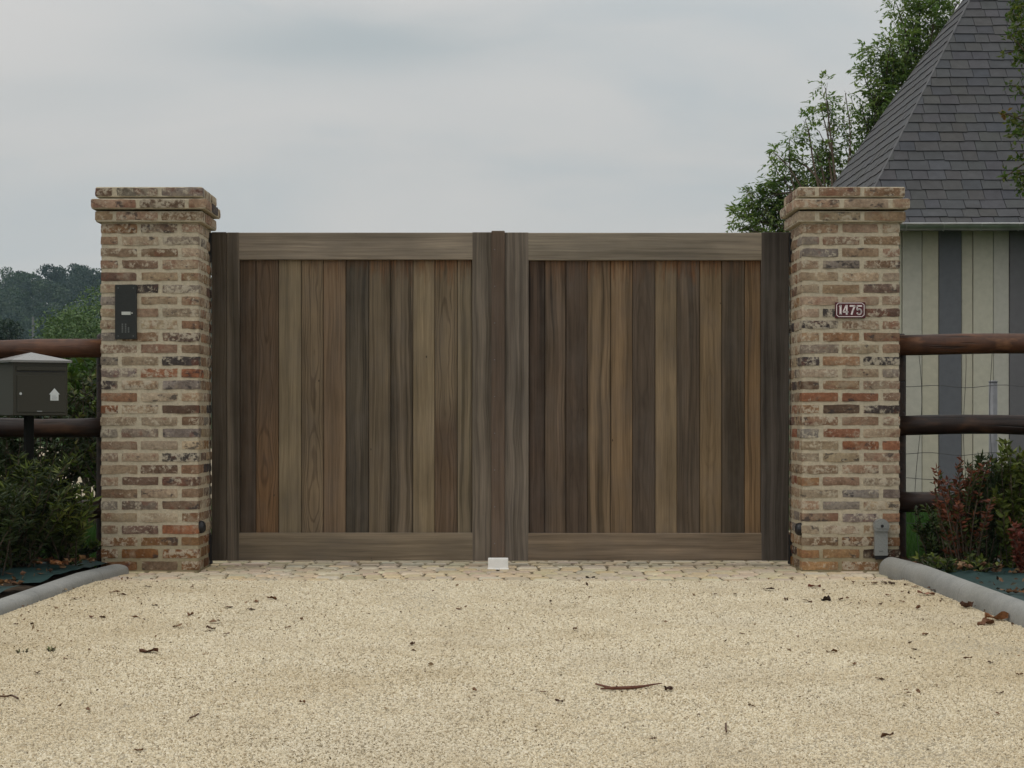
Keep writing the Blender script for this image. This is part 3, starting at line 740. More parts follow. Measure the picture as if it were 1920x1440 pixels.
lc = mpt(.036, -.006, zb_ + .118); mb = MB(); tube(mb, [lc + nf * .007, lc - nf * .002], [.0075, .0075], 12); mb.build('lock', M['lockm'], door)
mb = MB()
hs = [(.205, 0), (.251, 0), (.251, .033), (.258, .033), (.228, .066), (.198, .033), (.205, .033)]
vs = [mpt(u, -.0075, zb_ + .082 + z) for u, z in hs] + [mpt(u, -.0055, zb_ + .082 + z) for u, z in hs]; n = len(hs)
mb.add(vs, [tuple(range(n))] + [(i, i + n, (i + 1) % n + n, (i + 1) % n) for i in range(n)]); st = mb.build('sticker', M['sticker'], door)
mb = MB()
for k, (a, b) in enumerate(((.213, .236), (.213, .244), (.213, .242), (.213, .240))):
    mbox(mb, a, b, -.0082, -.0074, zb_ + .082 + .024 - k * .006, zb_ + .082 + .0255 - k * .006, 0)
mb.build('sticker_lines', M['grey_ink'], st)
mb = MB(); mbox(mb, .13, .158, -.0075, -.0055, zb_ + .022, zb_ + .0265, 0); mb.build('maker_badge', M['grey_ink'], door)
mb = MB(); v, f = bevel_box((-.022, -.022, gz(ctr.y) - .2), (.022, .022, zb_ + .002), .003); mb.add([Vector((ctr.x - .012, ctr.y, 0)) + rv_ * p.x + bk * p.y + Vector((0, 0, p.z)) for p in v], f); mb.build('post', M['dull_black'], mbx)

# ---------------------------------------------------------------- house
EX, EY, EZ = 3.62, 10.7, 2.87
HW, HL = 6.8, 10.5
TF, TL = 1.0, 1.58
house = empty('slate_roofed_house', (6.0, 11.0, 0), 'cream and grey timbered house with a steep grey slate roof', 'house')
def roof_z(d, T):                       # height over the eave at horizontal distance d in (slight bell-cast foot)
    fl_ = .34
    return d * T * .74 if d < fl_ else fl_ * T * .74 + (d - fl_) * T * 1.012
mb = MB(); half = HW / 2
def slope_face(O, U, N, length, T, depth, insL, insR, seed):      # O eave corner, U along, N inward (plan); ins = inset per unit height
    random.seed(seed)
    ex = .166; d = -.03; course = 0; ds = [d]
    while d < depth:
        T_ = T * (.74 if d < .34 else 1.012); d += ex / math.sqrt(1 + T_ * T_); ds.append(min(d, depth))
    for i in range(len(ds) - 1):
        d0, d1 = ds[i], min(ds[i + 1] + (ds[i + 1] - ds[i]) * .25, depth)
        z0, z1 = roof_z(max(d0, 0), T) + min(d0, 0) * T * .74, roof_z(d1, T)
        l0, l1 = insL(z0), insL(z1); r0, r1 = length - insR(z0), length - insR(z1)
        u = -rnd(0, .22)
        while u < length:
            w = random.choice([.16, .19, .21, .23, .26, .17]); a, b = u + .003, u + w - .003; u += w
            a0, b0, a1, b1 = max(a, l0), min(b, r0), max(a, l1), min(b, r1)
            if b0 - a0 < .01: continue
            if b1 - a1 < .004: a1 = b1 = min(max((a0 + b0) / 2, l1), r1)
            jl, lift = rnd(-.012, .006), .013 + rnd(0, .004)
            nrm = Vector((-N.x * T, -N.y * T, 1)).normalized()
            def pt(uu, dd, zz, l): return O + U * uu + N * dd + Vector((0, 0, zz)) + nrm * l
            sk = rnd(-.006, .006)
            q = [pt(a0, d0 + jl * .6, z0 + jl * .6 * T, lift), pt(b0, d0 + (jl + sk) * .6, z0 + (jl + sk) * .6 * T, lift), pt(b1, d1, z1, .002), pt(a1, d1, z1, .002)]
            lo = [p - nrm * .008 for p in q]
            c = vary(random.choice([(.058, .059, .064), (.065, .066, .070), (.053, .055, .061), (.060, .061, .063)]), .06)
            mb.add(q + lo, [(0, 1, 2, 3), (4, 5, 1, 0), (5, 6, 2, 1), (7, 4, 0, 3)], c, (random.random(), random.random(), random.random()))
def inv(T): return lambda z: (max(z, 0) / (T * .74) if z < .34 * T * .74 else .34 + (z - .34 * T * .74) / (T * 1.012))
apexz = roof_z(half, TF); dl = inv(TL)(apexz)
slope_face(Vector((EX, EY, EZ)), Vector((1, 0, 0)), Vector((0, 1, 0)), HL, TF, half, inv(TL), inv(TL), 1)
slope_face(Vector((EX, EY + HW, EZ)), Vector((0, -1, 0)), Vector((1, 0, 0)), HW, TL, dl, inv(TF), inv(TF), 2)
slope_face(Vector((EX + HL, EY, EZ)), Vector((0, 1, 0)), Vector((-1, 0, 0)), HW, TL, dl, inv(TF), inv(TF), 3)
slope_face(Vector((EX + HL, EY + HW, EZ)), Vector((-1, 0, 0)), Vector((0, -1, 0)), HL, TF, half, inv(TL), inv(TL), 4)
# deck under the slates
lv = []
for z_ in (0, .34 * TF * .74, .34 * TL * .74, apexz):
    d = inv(TF)(z_); a = inv(TL)(z_); z = EZ + z_ - .03; lv.append([(EX + a, EY + d, z), (EX + HL - a, EY + d, z), (EX + HL - a, EY + HW - d, z), (EX + a, EY + HW - d, z)])
vs = sum(lv, []); fs = [(i * 4 + k, i * 4 + (k + 1) % 4, (i + 1) * 4 + (k + 1) % 4, (i + 1) * 4 + k) for i in range(3) for k in range(4)] + [(3, 2, 1, 0)]
mb.add(vs, fs, (.05, .05, .05))
roof = mb.build('roof', M['slate'], house)
mb = MB()
for cxp, sx, sy in ((0, 1, 1), (1, -1, 1), (0, 1, -1), (1, -1, -1)):
    pts = []
    for k in range(9):
        z = apexz * k / 8; pts.append(Vector(((EX if cxp == 0 else EX + HL) + sx * inv(TL)(z), (EY if sy > 0 else EY + HW) + sy * inv(TF)(z), EZ + z + .006)))
    tube(mb, pts, [.012] * 9, 6, (.13, .13, .135))
tube(mb, [Vector((EX + dl, EY + half, EZ + apexz + .02)), Vector((EX + HL - dl, EY + half, EZ + apexz + .02))], [.06, .06], 8, (.13, .13, .135))
mb.build('hip_flashing', M['slate'], roof)
# walls
WX0, WY0, WX1, WY1 = EX + .30, EY + .32, EX + HL - .3, EY + HW - .3
cream, grey = (.46, .455, .38), (.138, .138, .146)
mb = MB(); random.seed(31)
def boards_front(x0, x1, edges):
    xs_ = [x0] + edges + [x1]
    for i in range(len(xs_) - 1):
        dd = [.0, -.012, -.004][i % 3]
        v, f = bevel_box((xs_[i] + .003, WY0 + dd, .06), (xs_[i + 1] - .003, WY0 + .05 + dd * .2, EZ + .05), .003)
        mb.add(v, f, vary(cream, .03), (random.random(), random.random(), random.random()))
HZ = WY0 + CAM_D
hx = lambda px: (px - CX) * HZ / FPX
tw = .235; t0 = hx(1760.5) - 1 * .745
k = 0; stripes = []
while t0 + k * .745 < WX1: stripes.append(t0 + k * .745); k += 1
for i, x in enumerate(stripes):
    a = x + tw; b = min(x + .745, WX1)
    boards_front(a + .002, b - .002, [a + .13 + rnd(-.01, .01), a + .345 + rnd(-.02, .02)])
v, f = bevel_box((WX0, WY0 + .06, .03), (WX1, WY1, EZ + .06), 0); mb.add(v, f, cream)
mb.build('wall', M['painted'], house)
for i, x in enumerate(stripes):
    m2 = MB(); v, f = bevel_box((x, WY0 - .018, .04), (x + tw, WY0 + .055, EZ + .05), .004); m2.add(v, f, vary(grey, .06), (rnd(0, 1), rnd(0, 1), 0)); m2.build('timber_post', M['painted'], house)
for i in range(9):
    yy = WY0 + .1 + i * .745
    m2 = MB(); v, f = bevel_box((WX0 - .02, yy, .04), (WX0 + .05, yy + tw, EZ + .05), .004); m2.add(v, f, vary(grey, .06)); m2.build('timber_post', M['painted'], house)
m2 = MB(); v, f = bevel_box((WX0 - .03, WY0 - .03, -.3), (WX1 + .03, WY1 + .03, .035), .01); m2.add(v, f); m2.build('plinth', M['render_wall'], house)
# eaves board and gutter
m2 = MB(); v, f = bevel_box((EX + .04, EY + .03, EZ - .07), (EX + HL - .04, EY + .055, EZ - .015), .003); m2.add(v, f, (.06, .062, .06)); m2.build('fascia', M['painted'], house)
m2 = MB(); n = 12; r = .062; vs, fs = [], []
for x in (EX - .02, EX + HL + .02):
    for k in range(n + 1):
        a = math.pi + math.pi * k / n; vs.append((x, EY - .055 + r * math.cos(a), EZ - .012 + r * math.sin(a)))
    for k in range(n + 1):
        a = math.pi + math.pi * k / n; vs.append((x, EY - .055 + (r - .004) * math.cos(a), EZ - .012 + (r - .004) * math.sin(a)))
m_ = 2 * (n + 1)
for k in range(n): fs.append((k, k + 1, m_ + k + 1, m_ + k)); fs.append((n + 1 + k + 1, n + 1 + k, m_ + n + 1 + k, m_ + n + 2 + k))
m2.add(vs, fs)
tube(m2, [Vector((EX - .02, EY - .055 - r, EZ - .008)), Vector((EX + HL + .02, EY - .055 - r, EZ - .008))], [.010, .010], 10)
gut = m2.build('gutter', M['zinc'], house, smooth=True)
for k in range(26):
    x = EX + .2 + k * .39; m3 = MB()
    pts = [Vector((x, EY - .055 + (r + .004) * math.cos(R(a)), EZ - .012 + (r + .004) * math.sin(R(a)))) for a in range(180, 365, 20)]
    tube(m3, pts + [Vector((x, EY + .04, EZ - .01))], [.006] * (len(pts) + 1), 6); m3.build('bracket', M['zinc'], gut)

# galvanised pipe standing before the house
p = P(1862, 715, 3.4); mb = MB()
tube(mb, [Vector((p.x, 3.4, z)) for z in (-.3, p.z - .005)] , [.030, .030], 18)
tube(mb, [Vector((p.x, 3.4, p.z - .006)), Vector((p.x, 3.4, p.z)), Vector((p.x, 3.4, p.z + .006))], [.0325, .0325, .02], 18)
tag(mb.build('steel_pipe', M['galv'], loc=(p.x, 3.4, 0), smooth=True), 'grey galvanised pipe standing upright before the striped house wall', 'pipe')

# ---------------------------------------------------------------- foliage builders
def rdir(zb=0.0):
    v = Vector((random.gauss(0, 1), random.gauss(0, 1), random.gauss(0, 1) + zb)); return v.normalized()
def leaf_quad(mb, p, d, L, w, col, fold=.25):
    a, b = frame_of(d); t = rnd(0, 6.28); s = a * math.cos(t) + b * math.sin(t); n = d.normalized().cross(s)
    d = d.normalized()
    mid = p + d * L * .45
    mb.add([p, mid + s * w / 2 + n * w * fold, p + d * L, mid - s * w / 2 + n * w * fold, mid], [(0, 4, 1), (4, 2, 1), (0, 3, 4), (3, 2, 4)], col)
def leaf_flat(mb, p, d, nrm, L, w, col):
    d = d.normalized(); s = d.cross(nrm)
    if s.length < 1e-4: s = frame_of(d)[0]
    s.normalize(); mid = p + d * L * .42
    mb.add([p, mid + s * w / 2, p + d * L, mid - s * w / 2], [(0, 3, 2, 1)], col)
def compound(mb, p, d, L, pairs, ll, lw, col):
    d = d.normalized(); pts = []
    for i in range(pairs + 1):
        t = i / pairs; pts.append(p + d * L * t - Vector((0, 0, .35 * L * t * t)))
    up = (Vector((0, 0, 1)) + rdir() * .5).normalized()
    for i in range(1, pairs + 1):
        dd = (pts[i] - pts[i - 1]).normalized(); s = dd.cross(up)
        if s.length < .05: s = frame_of(dd)[0]
        s.normalize()
        for sg in (1, -1):
            leaf_flat(mb, pts[i], (dd * .75 + s * sg * .8 + Vector((0, 0, -.25)) + rdir() * .15), up + rdir() * .35, ll * rnd(.8, 1.15), lw, vary(col, .15))
    leaf_flat(mb, pts[-1], pts[-1] - pts[-2] + rdir() * .1, up, ll * 1.1, lw, vary(col, .15))
def limb(mb, a, b, r0, r1, n=6, sag=.06, sides=7):
    L = (b - a).length; off = [rdir() * L * sag for _ in range(3)]
    pts = []
    for i in range(n + 1):
        t = i / n; w = math.sin(math.pi * t)
        pts.append(a.lerp(b, t) + off[0] * w + off[1] * math.sin(2 * math.pi * t) * .5 + Vector((0, 0, .10 * L * w)))
    tube(mb, pts, [r0 + (r1 - r0) * i / n for i in range(n + 1)], sides); return pts

def ash(base, hub, clumps, label, seed, nleaf=62, cols=None):
    random.seed(seed)
    cols = cols or [(.13, .205, .058), (.155, .225, .064), (.11, .18, .055), (.185, .245, .08)]
    root = empty('ash_tree', base, label, 'tree', 'ash trees behind the house')
    tr, cr_ = MB(), MB()
    tp = limb(tr, Vector(base) - Vector((0, 0, .3)), hub, .17, .09, 8, .03, 10)
    for c, r, dens in clumps:
        c = Vector(c); st = tp[random.randint(4, 8)]
        pts = limb(tr, st, c, .022, .006, 6, .07, 6)
        for k in range(max(3, int(7 * dens))):
            e_ = c + Vector((rnd(-1, 1) * r, rnd(-1, 1) * r, rnd(-.7, 1.1) * r)); b0 = pts[random.randint(3, 6)]
            tw_ = limb(tr, b0, e_, .005, .002, 4, .10, 4)
            for q in range(int(nleaf * dens / 6)):
                s_ = tw_[random.randint(1, 4)] + rdir() * r * .10
                compound(cr_, s_, (s_ - c).normalized() * .6 + rdir(.25), rnd(.16, .26), random.choice([3, 4, 4]), .090, .034, random.choice(cols))
    tr.build('trunk', M['bark'], root); cr_.build('crown', M['leaf_thin'], root)
    return root
AY = 21.0
def A(px, py, r, dens=1.0, dy=0.0): return (P(px, py, AY + dy), r, dens)
ash((P(1690, 0, AY).x, AY, 0), P(1700, 330, AY), [
    A(1690, 20, .26, 1, .5), A(1720, 50, .34, 1.2), A(1672, 70, .24, 1, -.4), A(1650, 95, .24, 1.1), A(1700, 110, .34, 1.3, .6), A(1660, 140, .28, 1.1), A(1690, 180, .36, 1.3),
    A(1640, 175, .22, 1.1, -.3), A(1622, 150, .20, .9), A(1640, 215, .24, 1), A(1660, 240, .28, 1.2, .4), A(1612, 190, .14, .6), A(1625, 250, .2, .9), A(1618, 290, .16, .7), A(1680, 5, .12, .7), A(1755, 25, .3, 1.1), A(1770, -30, .4, 1.2),
    A(1740, 110, .4, 1.2), A(1800, 60, .5, 1), A(1730, 200, .4, 1), A(1720, -40, .34, 1), A(1850, -60, .7, 1), A(1820, 130, .7, 1), A(1680, 290, .3, 1), A(1600, 330, .18, .7), A(1650, 330, .3, 1)],
    'tall dense ash tree rising behind the slate roof', 101)
ash((P(1540, 0, AY - 1).x, AY - 1, 0), P(1565, 400, AY - 1), [
    A(1548, 165, .10, .5), A(1540, 200, .16, .8), A(1560, 215, .17, .8, .3), A(1535, 245, .12, .5), A(1580, 250, .12, .5), A(1510, 225, .11, .5), A(1505, 262, .13, .6), A(1545, 285, .16, .8), A(1480, 262, .11, .5), A(1575, 300, .14, .6),
    A(1525, 310, .2, 1), A(1470, 298, .14, .7, .3), A(1450, 285, .08, .4), A(1490, 320, .17, .8), A(1455, 320, .14, .7), A(1555, 335, .22, 1), A(1440, 350, .14, .8), A(1475, 358, .2, 1.1), A(1515, 360, .25, 1.1), A(1420, 370, .14, .9),
    A(1405, 385, .14, .9), A(1445, 392, .2, 1.1), A(1385, 405, .12, .9), A(1420, 415, .2, 1.1), A(1470, 410, .25, 1.1), A(1385, 430, .12, .8), A(1415, 440, .2, 1), A(1450, 440, .3, 1), A(1540, 400, .3, 1), A(1590, 380, .25, .9), A(1585, 175, .05, .25), A(1400, 358, .05, .3)],
    'low sparse ash tree with thin upright shoots left of the slate roof', 102, 50)

def leaf_mass(mb, c, rad, n, L, w, cols, droop=0.0):
    for _ in range(n):
        d = rdir(); k = rnd(.25, 1) ** .45
        p = Vector((c[0] + d.x * rad[0] * k, c[1] + d.y * rad[1] * k, c[2] + d.z * rad[2] * k))
        leaf_flat(mb, p, d * .7 + rdir() * .7 - Vector((0, 0, droop)), rdir(.9), L * rnd(.7, 1.25), w * rnd(.8, 1.2), vary(random.choice(cols), .25))

# broad-leaved tree whose branches hang into the frame on the right
random.seed(55)
ty = 2.6; tb = P(2140, 0, ty)
rt = empty('garden_tree', (tb.x, ty, 0), 'tree reaching in from the right edge with small yellow-green leaves before the roof', 'tree')
tr, cr_ = MB(), MB()
tp = limb(tr, Vector((tb.x, ty, -.2)), P(2120, 150, ty), .10, .06, 8, .02, 12)
gcols = [(.085, .120, .022), (.060, .105, .020), (.105, .125, .030), (.045, .085, .018)]
ocols = [(.20, .11, .03), (.16, .12, .03)]
for px, py, r, n, oc in ((1912, 12, .085, 70, 0), (1898, 25, .07, 34, 0), (1908, 48, .06, 34, 0), (1916, 70, .055, 26, 0), (1896, 66, .05, 14, 0), (1914, 90, .06, 34, 0), (1912, 112, .05, 26, 0), (1885, 100, .035, 8, 0),
                         (1892, 160, .04, 10, 0), (1912, 170, .04, 14, 0), (1884, 213, .035, 14, 1), (1900, 222, .055, 26, 0), (1914, 236, .06, 34, 0), (1902, 252, .05, 20, 0), (1908, 297, .04, 12, 0), (1896, 325, .06, 14, 0), (1912, 330, .06, 24, 0), (1880, 335, .035, 7, 0), (1916, 345, .05, 20, 0), (1950, 40, .25, 200, 0), (1960, 150, .25, 160, 0), (1960, 260, .25, 200, 0), (1965, 350, .25, 150, 0),
                         (2040, 60, .4, 300, 0), (2050, 250, .4, 300, 0), (2150, -60, .7, 400, 0), (2260, 60, .6, 300, 0), (2250, 250, .6, 300, 0), (2000, -120, .5, 300, 0)):
    c = P(px, py, ty + rnd(-.2, .2)); st = tp[random.randint(5, 8)]
    limb(tr, st, c, .018, .004, 6, .04, 6)
    for _ in range(n):
        d = rdir(); p = c + d * r * rnd(.1, 1)
        leaf_quad(cr_, p, d * .5 + rdir(-.4), rnd(.035, .055), rnd(.02, .03), vary(random.choice(ocols if oc and random.random() < .7 else gcols), .25))
tr.build('trunk', M['bark'], rt); cr_.build('crown', M['leaf_thin'], rt)

def shrub(name, label, base, stems, h, spread, L, w, per, cols, seed, cat='shrub', mat='leaf_dark', lean=(0, 0), group=None, start=.12, updir=.55, depth=None, topcols=None):
    random.seed(seed); root = empty(name, base, label, cat, group)
    st, lf = MB(), MB(); depth = depth or spread
    for _ in range(stems):
        a = Vector(base) + Vector((rnd(-.3, .3) * spread, rnd(-.3, .3) * depth, -.03)); hh = h * rnd(.5, 1.0)
        b = Vector(base) + Vector((rnd(-1, 1) * spread + lean[0], rnd(-1, 1) * depth + lean[1], hh))
        pts = limb(st, a, b, .005, .0018, 7, .05, 5)
        tcol = random.choice(cols)
        for _k in range(per):
            t = start + (1 - start) * random.random() ** .8; i = min(int(t * 7), 6); p = pts[i].lerp(pts[i + 1], t * 7 - i)
            d = rdir(); d.z = abs(d.z) * updir + .15
            cc = random.choice(topcols) if topcols and t > .75 and random.random() < .7 else (tcol if random.random() < .6 else random.choice(cols))
            leaf_quad(lf, p, d, L * rnd(.7, 1.3), w * rnd(.8, 1.2), vary(cc, .25))
    st.build('stems', M['bark'], root); lf.build('foliage', M[mat], root)
    return root
DG = [(.023, .038, .009), (.032, .050, .010), (.018, .030, .008), (.045, .062, .013)]
YG = [(.095, .125, .020), (.080, .110, .018), (.12, .135, .025)]
# left bed, before the fence
shrub('bushy_shrub', 'dark green upright shrub in the left bed below the mailbox', P(35, 1085, -.55), 60, .66, .30, .055, .014, 70, DG, 201, topcols=DG + YG)
shrub('bushy_shrub', 'smaller green shrub with pointed leaves between the mailbox post and the left pillar', G(92, 1092) + Vector((0, .35, 0)), 34, .50, .19, .060, .016, 46, DG + [(.06, .085, .018)], 202, topcols=YG)
shrub('bushy_shrub', 'dark low shrub at the far left edge beside the kerb', P(-30, 1100, -.9), 40, .56, .24, .055, .014, 60, DG, 203)
shrub('bushy_shrub', 'low dark plant at the foot of the left fence post', P(140, 1062, .05), 22, .15, .15, .045, .02, 28, [(.02, .034, .012), (.03, .05, .014)], 204, topcols=[(.06, .09, .015)])
# behind the left fence
H1 = [(.026, .040, .012), (.020, .032, .010), (.034, .048, .014)]
shrub('hedge_shrub', 'tall dark loose hedge bush seen between the left fence rails', (-3.05, 2.1, 0), 90, 1.22, .55, .050, .026, 50, H1, 210, depth=.4, start=.05, group='hedge bushes behind the left fence')
shrub('hedge_shrub', 'dark hedge bush behind the mailbox post, left of the loose one', (-3.9, 2.2, 0), 120, 1.25, .55, .060, .032, 70, H1, 211, depth=.4, start=.03, group='hedge bushes behind the left fence')
shrub('hedge_shrub', 'thin hedge bush close behind the left fence post', (-2.45, 2.0, 0), 46, 1.16, .28, .050, .026, 36, H1, 212, depth=.25, start=.15, group='hedge bushes behind the left fence', topcols=[(.09, .12, .02), (.07, .12, .02), (.11, .11, .03)])
shrub('leafy_bush', 'bright green bush between the mailbox and the left pillar behind the fence', (-3.05, 4.6, 0), 70, 1.36, .36, .09, .05, 46, [(.07, .13, .022), (.05, .10, .018), (.10, .14, .03)], 213, mat='leaf', depth=.3, start=.35)
shrub('leafy_bush', 'yellow green bush rising above the top rail at the far left', (-5.15, 8.0, 0), 60, 2.0, .48, .11, .055, 46, [(.10, .14, .022), (.075, .12, .02)], 214, mat='leaf', depth=.4, start=.3)
# right bed
RD = [(.15, .045, .022), (.11, .036, .018), (.18, .062, .028)]
shrub('red_shrub', 'rusty red leaved shrub in the right bed before the lowest rail', P(1803, 1092, -.45), 40, .66, .15, .036, .017, 48, RD + [(.05, .065, .016), (.038, .052, .013), (.065, .08, .017), (.03, .042, .012)], 220, topcols=RD + [(.16, .07, .06)])
shrub('conifer_shrub', 'dark green conifer between the red and the yellow green shrubs', P(1848, 1100, -.40), 46, .70, .11, .038, .010, 90, [(.028, .048, .017), (.038, .060, .018)], 221, updir=1.2)
shrub('golden_shrub', 'yellow green shrub at the right edge of the bed', P(1898, 1105, -.42), 50, .80, .12, .048, .022, 60, [(.07, .095, .016), (.095, .115, .02), (.055, .08, .016)], 222, topcols=[(.11, .13, .02), (.085, .11, .02)])
shrub('red_shrub', 'low red leaved shrub at the frame edge by the right kerb', P(1930, 1110, -.75), 22, .36, .10, .042, .02, 36, [(.17, .04, .026), (.12, .035, .02)], 223)
shrub('bushy_shrub', 'thin green shrub left of the red one near the right post', P(1765, 1085, -.1), 24, .42, .15, .042, .016, 44, DG, 224)
shrub('bushy_shrub', 'low yellow flecked ground plant beside the right kerb', P(1790, 1100, -.75), 24, .16, .20, .04, .018, 26, DG + YG, 225)
# small weeds
shrub('weed_tuft', 'tiny green weed growing through the gravel at the left', G(92, 1224), 8, .022, .03, .012, .005, 8, [(.16, .19, .07)], 230, 'weed', group='weeds in the gravel')
shrub('weed_tuft', 'tiny dark weed in the gravel nearest the left edge', G(40, 1226), 8, .02, .03, .012, .005, 8, [(.13, .15, .06)], 231, 'weed', group='weeds in the gravel')

# mid distance trees left
def far_tree(name, label, base, h, r, n, L, cols, seed, trunk=True, cat='tree', lumps=9, group=None, mat='leaf_dark'):
    random.seed(seed); root = empty(name, base, label, cat, group); b = Vector(base)
    t = MB(); limb(t, b - Vector((0, 0, .3)), b + Vector((0, 0, h * .7)), r * .10, r * .04, 5, .02, 8)
    lf = MB()
    for k in range(lumps):
        d = rdir(.3); c = b + Vector((d.x * r * .62, d.y * r * .62, h * .58 + d.z * h * .26)); q = r * rnd(.35, .55)
        limb(t, b + Vector((0, 0, h * .4)), c, r * .04, r * .015, 4, .05, 5)
        leaf_mass(lf, c, (q, q, q * .85), n // lumps, L, L * .6, cols)
    t.build('trunk', M['bark'], root); lf.build('crown', M[mat], root); return root
far_tree('round_tree', 'light green rounded tree beyond the left fence below the wooded hill', (P(150, 0, 70).x, 70, 0), 5.0, 2.3, 11000, .13, [(.10, .165, .055), (.085, .14, .05), (.115, .175, .06)], 301, lumps=14)
far_tree('round_tree', 'light green spreading tree half hidden by the intercom pillar', (P(215, 0, 74).x, 74, 0), 6.2, 2.4, 11000, .13, [(.105, .165, .055), (.09, .145, .05)], 302, lumps=14)
far_tree('round_tree', 'pale green low tree just right of the far pole', (P(95, 0, 66).x, 66, 0), 3.9, 1.4, 6000, .12, [(.075, .14, .06), (.066, .125, .055)], 303, lumps=10)
far_tree('dark_tree', 'dark blue green tree low at the far left above the rail', (P(12, 0, 120).x, 120, 0), 7.4, 1.6, 6000, .2, [(.024, .045, .028), (.03, .052, .03)], 304, lumps=12)
p = P(62, 594, 140); mb = MB(); tube(mb, [Vector((p.x, 140, -.3)), Vector((p.x, 140, p.z))], [.11, .08], 8)
tag(mb.build('utility_pole', M['galv'], loc=(p.x, 140, 0)), 'thin pale pole standing far beyond the left fence', 'pole')

# wooded hill: one mass
random.seed(77); mb = MB()
WC = [(.020, .042, .020), (.028, .054, .022), (.016, .036, .020), (.036, .064, .024)]
for row in range(15):
    y = 430 + row * 14
    x = -185
    while x < 330:
        vis = x < -90
        h = hill_h(x, y); r = rnd(3.0, 4.6) if vis else rnd(5, 7)
        hh = rnd(8, 12) if vis else 9
        if row == 14 and vis: hh = 7.5 + 4.5 * mnoise.noise(Vector((x * .11, 3, 0))) + rnd(-1, 1.5)
        wc = vary(random.choice(WC), .2)
        for k in range(6 if vis else 2):
            d = rdir(.4); c = (x + d.x * r * .6, y + d.y * r * .6, h + hh * .5 + d.z * hh * .42); q = r * rnd(.4, .62)
            leaf_mass(mb, c, (q, q, q * .9), (170 if x > -165 else 60) if vis else 30, .55 if vis else 2.2, .5 if vis else 1.8, [wc])
        x += rnd(4.2, 6.2) if vis else 11
tag(mb.build('wooded_hillside', M['leaf_dark']), kind='stuff')

# grass blades near the fences
random.seed(88); mb = MB()
def blades(x0, x1, y0, y1, n, hmin, hmax):
    for _ in range(n):
        x, y = rnd(x0, x1), y0 + (y1 - y0) * random.random() ** 1.4; h = rnd(hmin, hmax); a = rnd(0, 6.28); w = .004 + .0006 * (y - y0)
        dx, dy = math.cos(a), math.sin(a); l = rnd(.1, .7) * h; b = rnd(0, 6.28)
        c = vary(random.choice([(.030, .080, .012), (.038, .095, .015), (.024, .065, .010)]), .2)
        mb.add([(x - dx * w, y - dy * w, -.03), (x + dx * w, y + dy * w, -.03), (x + l * math.cos(b), y + l * math.sin(b), h)], [(0, 1, 2)], c)
blades(2.15, 4.2, .7, 11, 26000, .04, .10); blades(-4.2, -2.0, .7, 10, 22000, .04, .10)
tag(mb.build('grass', M['grass']), kind='stuff')

# ---------------------------------------------------------------- fallen leaves, twigs, litter
BRN = [(.115, .055, .028), (.15, .075, .035), (.08, .045, .026), (.19, .11, .06)]
def dry_leaf(L, w, curl, col, star=False):
    n = 8; vs, cs = [], []
    for i in range(n + 1):
        t = i / n; hw_ = w / 2 * (math.sin(math.pi * min(1, t * .97 + .02)) ** .7) * (1 + (.5 * math.sin(t * 19) if star else .12 * math.sin(t * 17)))
        for u in (-1, 0, 1):
            vs.append((u * hw_, (t - .5) * L, .003 + curl * (abs(u) * .5 * (1 + .6 * math.sin(t * 7 + L * 900)) + .22 * math.sin(t * 5 + L * 700) * (2 * t - 1)) * L * .42 + rnd(-.002, .002)))
    fs = []
    for i in range(n):
        for k in range(2): fs.append((i * 3 + k, i * 3 + k + 1, (i + 1) * 3 + k + 1, (i + 1) * 3 + k))
    vs += [(-.0008, -L * .5, .003), (.0008, -L * .5, .003), (.001, -L * .78, .006), (-.001, -L * .78, .006)]; b = (n + 1) * 3
    fs.append((b, b + 1, b + 2, b + 3))
    return vs, fs
def place_leaf(px, py, L, col, label, group, star=False, curl=None, rot=None, name='fallen_leaf', zoff=.008, pos=None):
    p = pos or G(px, py); vs, fs = dry_leaf(L, L * rnd(.45, .62), rnd(.2, .8) if curl is None else curl, col, star)
    mb = MB(); mb.add(vs, fs, vary(col, .15), (random.random(), random.random(), 0))
    o = mb.build(name, M['litter']); o.location = (p.x, p.y, p.z + zoff); o.rotation_euler = (rnd(-.15, .15), rnd(-.15, .15), rnd(0, 6.28) if rot is None else rot)
    return tag(o, label, 'leaf', group)
random.seed(404)
place_leaf(279, 1228, .085, (.10, .045, .025), 'lone star shaped dark red leaf on the gravel at left', None, True, .5, 1.2)
place_leaf(1868, 1166, .105, (.22, .10, .045), 'large curled orange brown leaf against the right kerb', None, False, .9, 1.1)
place_leaf(1848, 1174, .09, (.16, .08, .04), 'curled brown leaf just left of the big orange brown one by the right kerb', None, True, .8, 2.0)
place_leaf(1812, 1143, .085, (.10, .05, .03), 'dark crumpled brown leaf against the middle of the right kerb', None, True, .9, .4)
place_leaf(1549, 1130, .055, (.035, .022, .016), 'small nearly black leaf standing up on the gravel before the numbered pillar', None, False, 1.3, .8)
place_leaf(1736, 1118, .085, (.30, .15, .10), 'pinkish flat leaf close to the far end of the right kerb', None, True, .4, 1.5)
place_leaf(1527, 1104, .065, (.20, .07, .04), 'red brown leaf on the paving edge before the numbered pillar', None, True, .6, 1.4)
place_leaf(1107, 1088, .05, (.045, .03, .022), 'single dark leaf on the pale paving right of the gate stop', None, False, .5, 1.5)
place_leaf(1254, 1298, .045, (.075, .04, .028), 'small dark curled leaf at the right end of the twig', None, True, .9, .6)
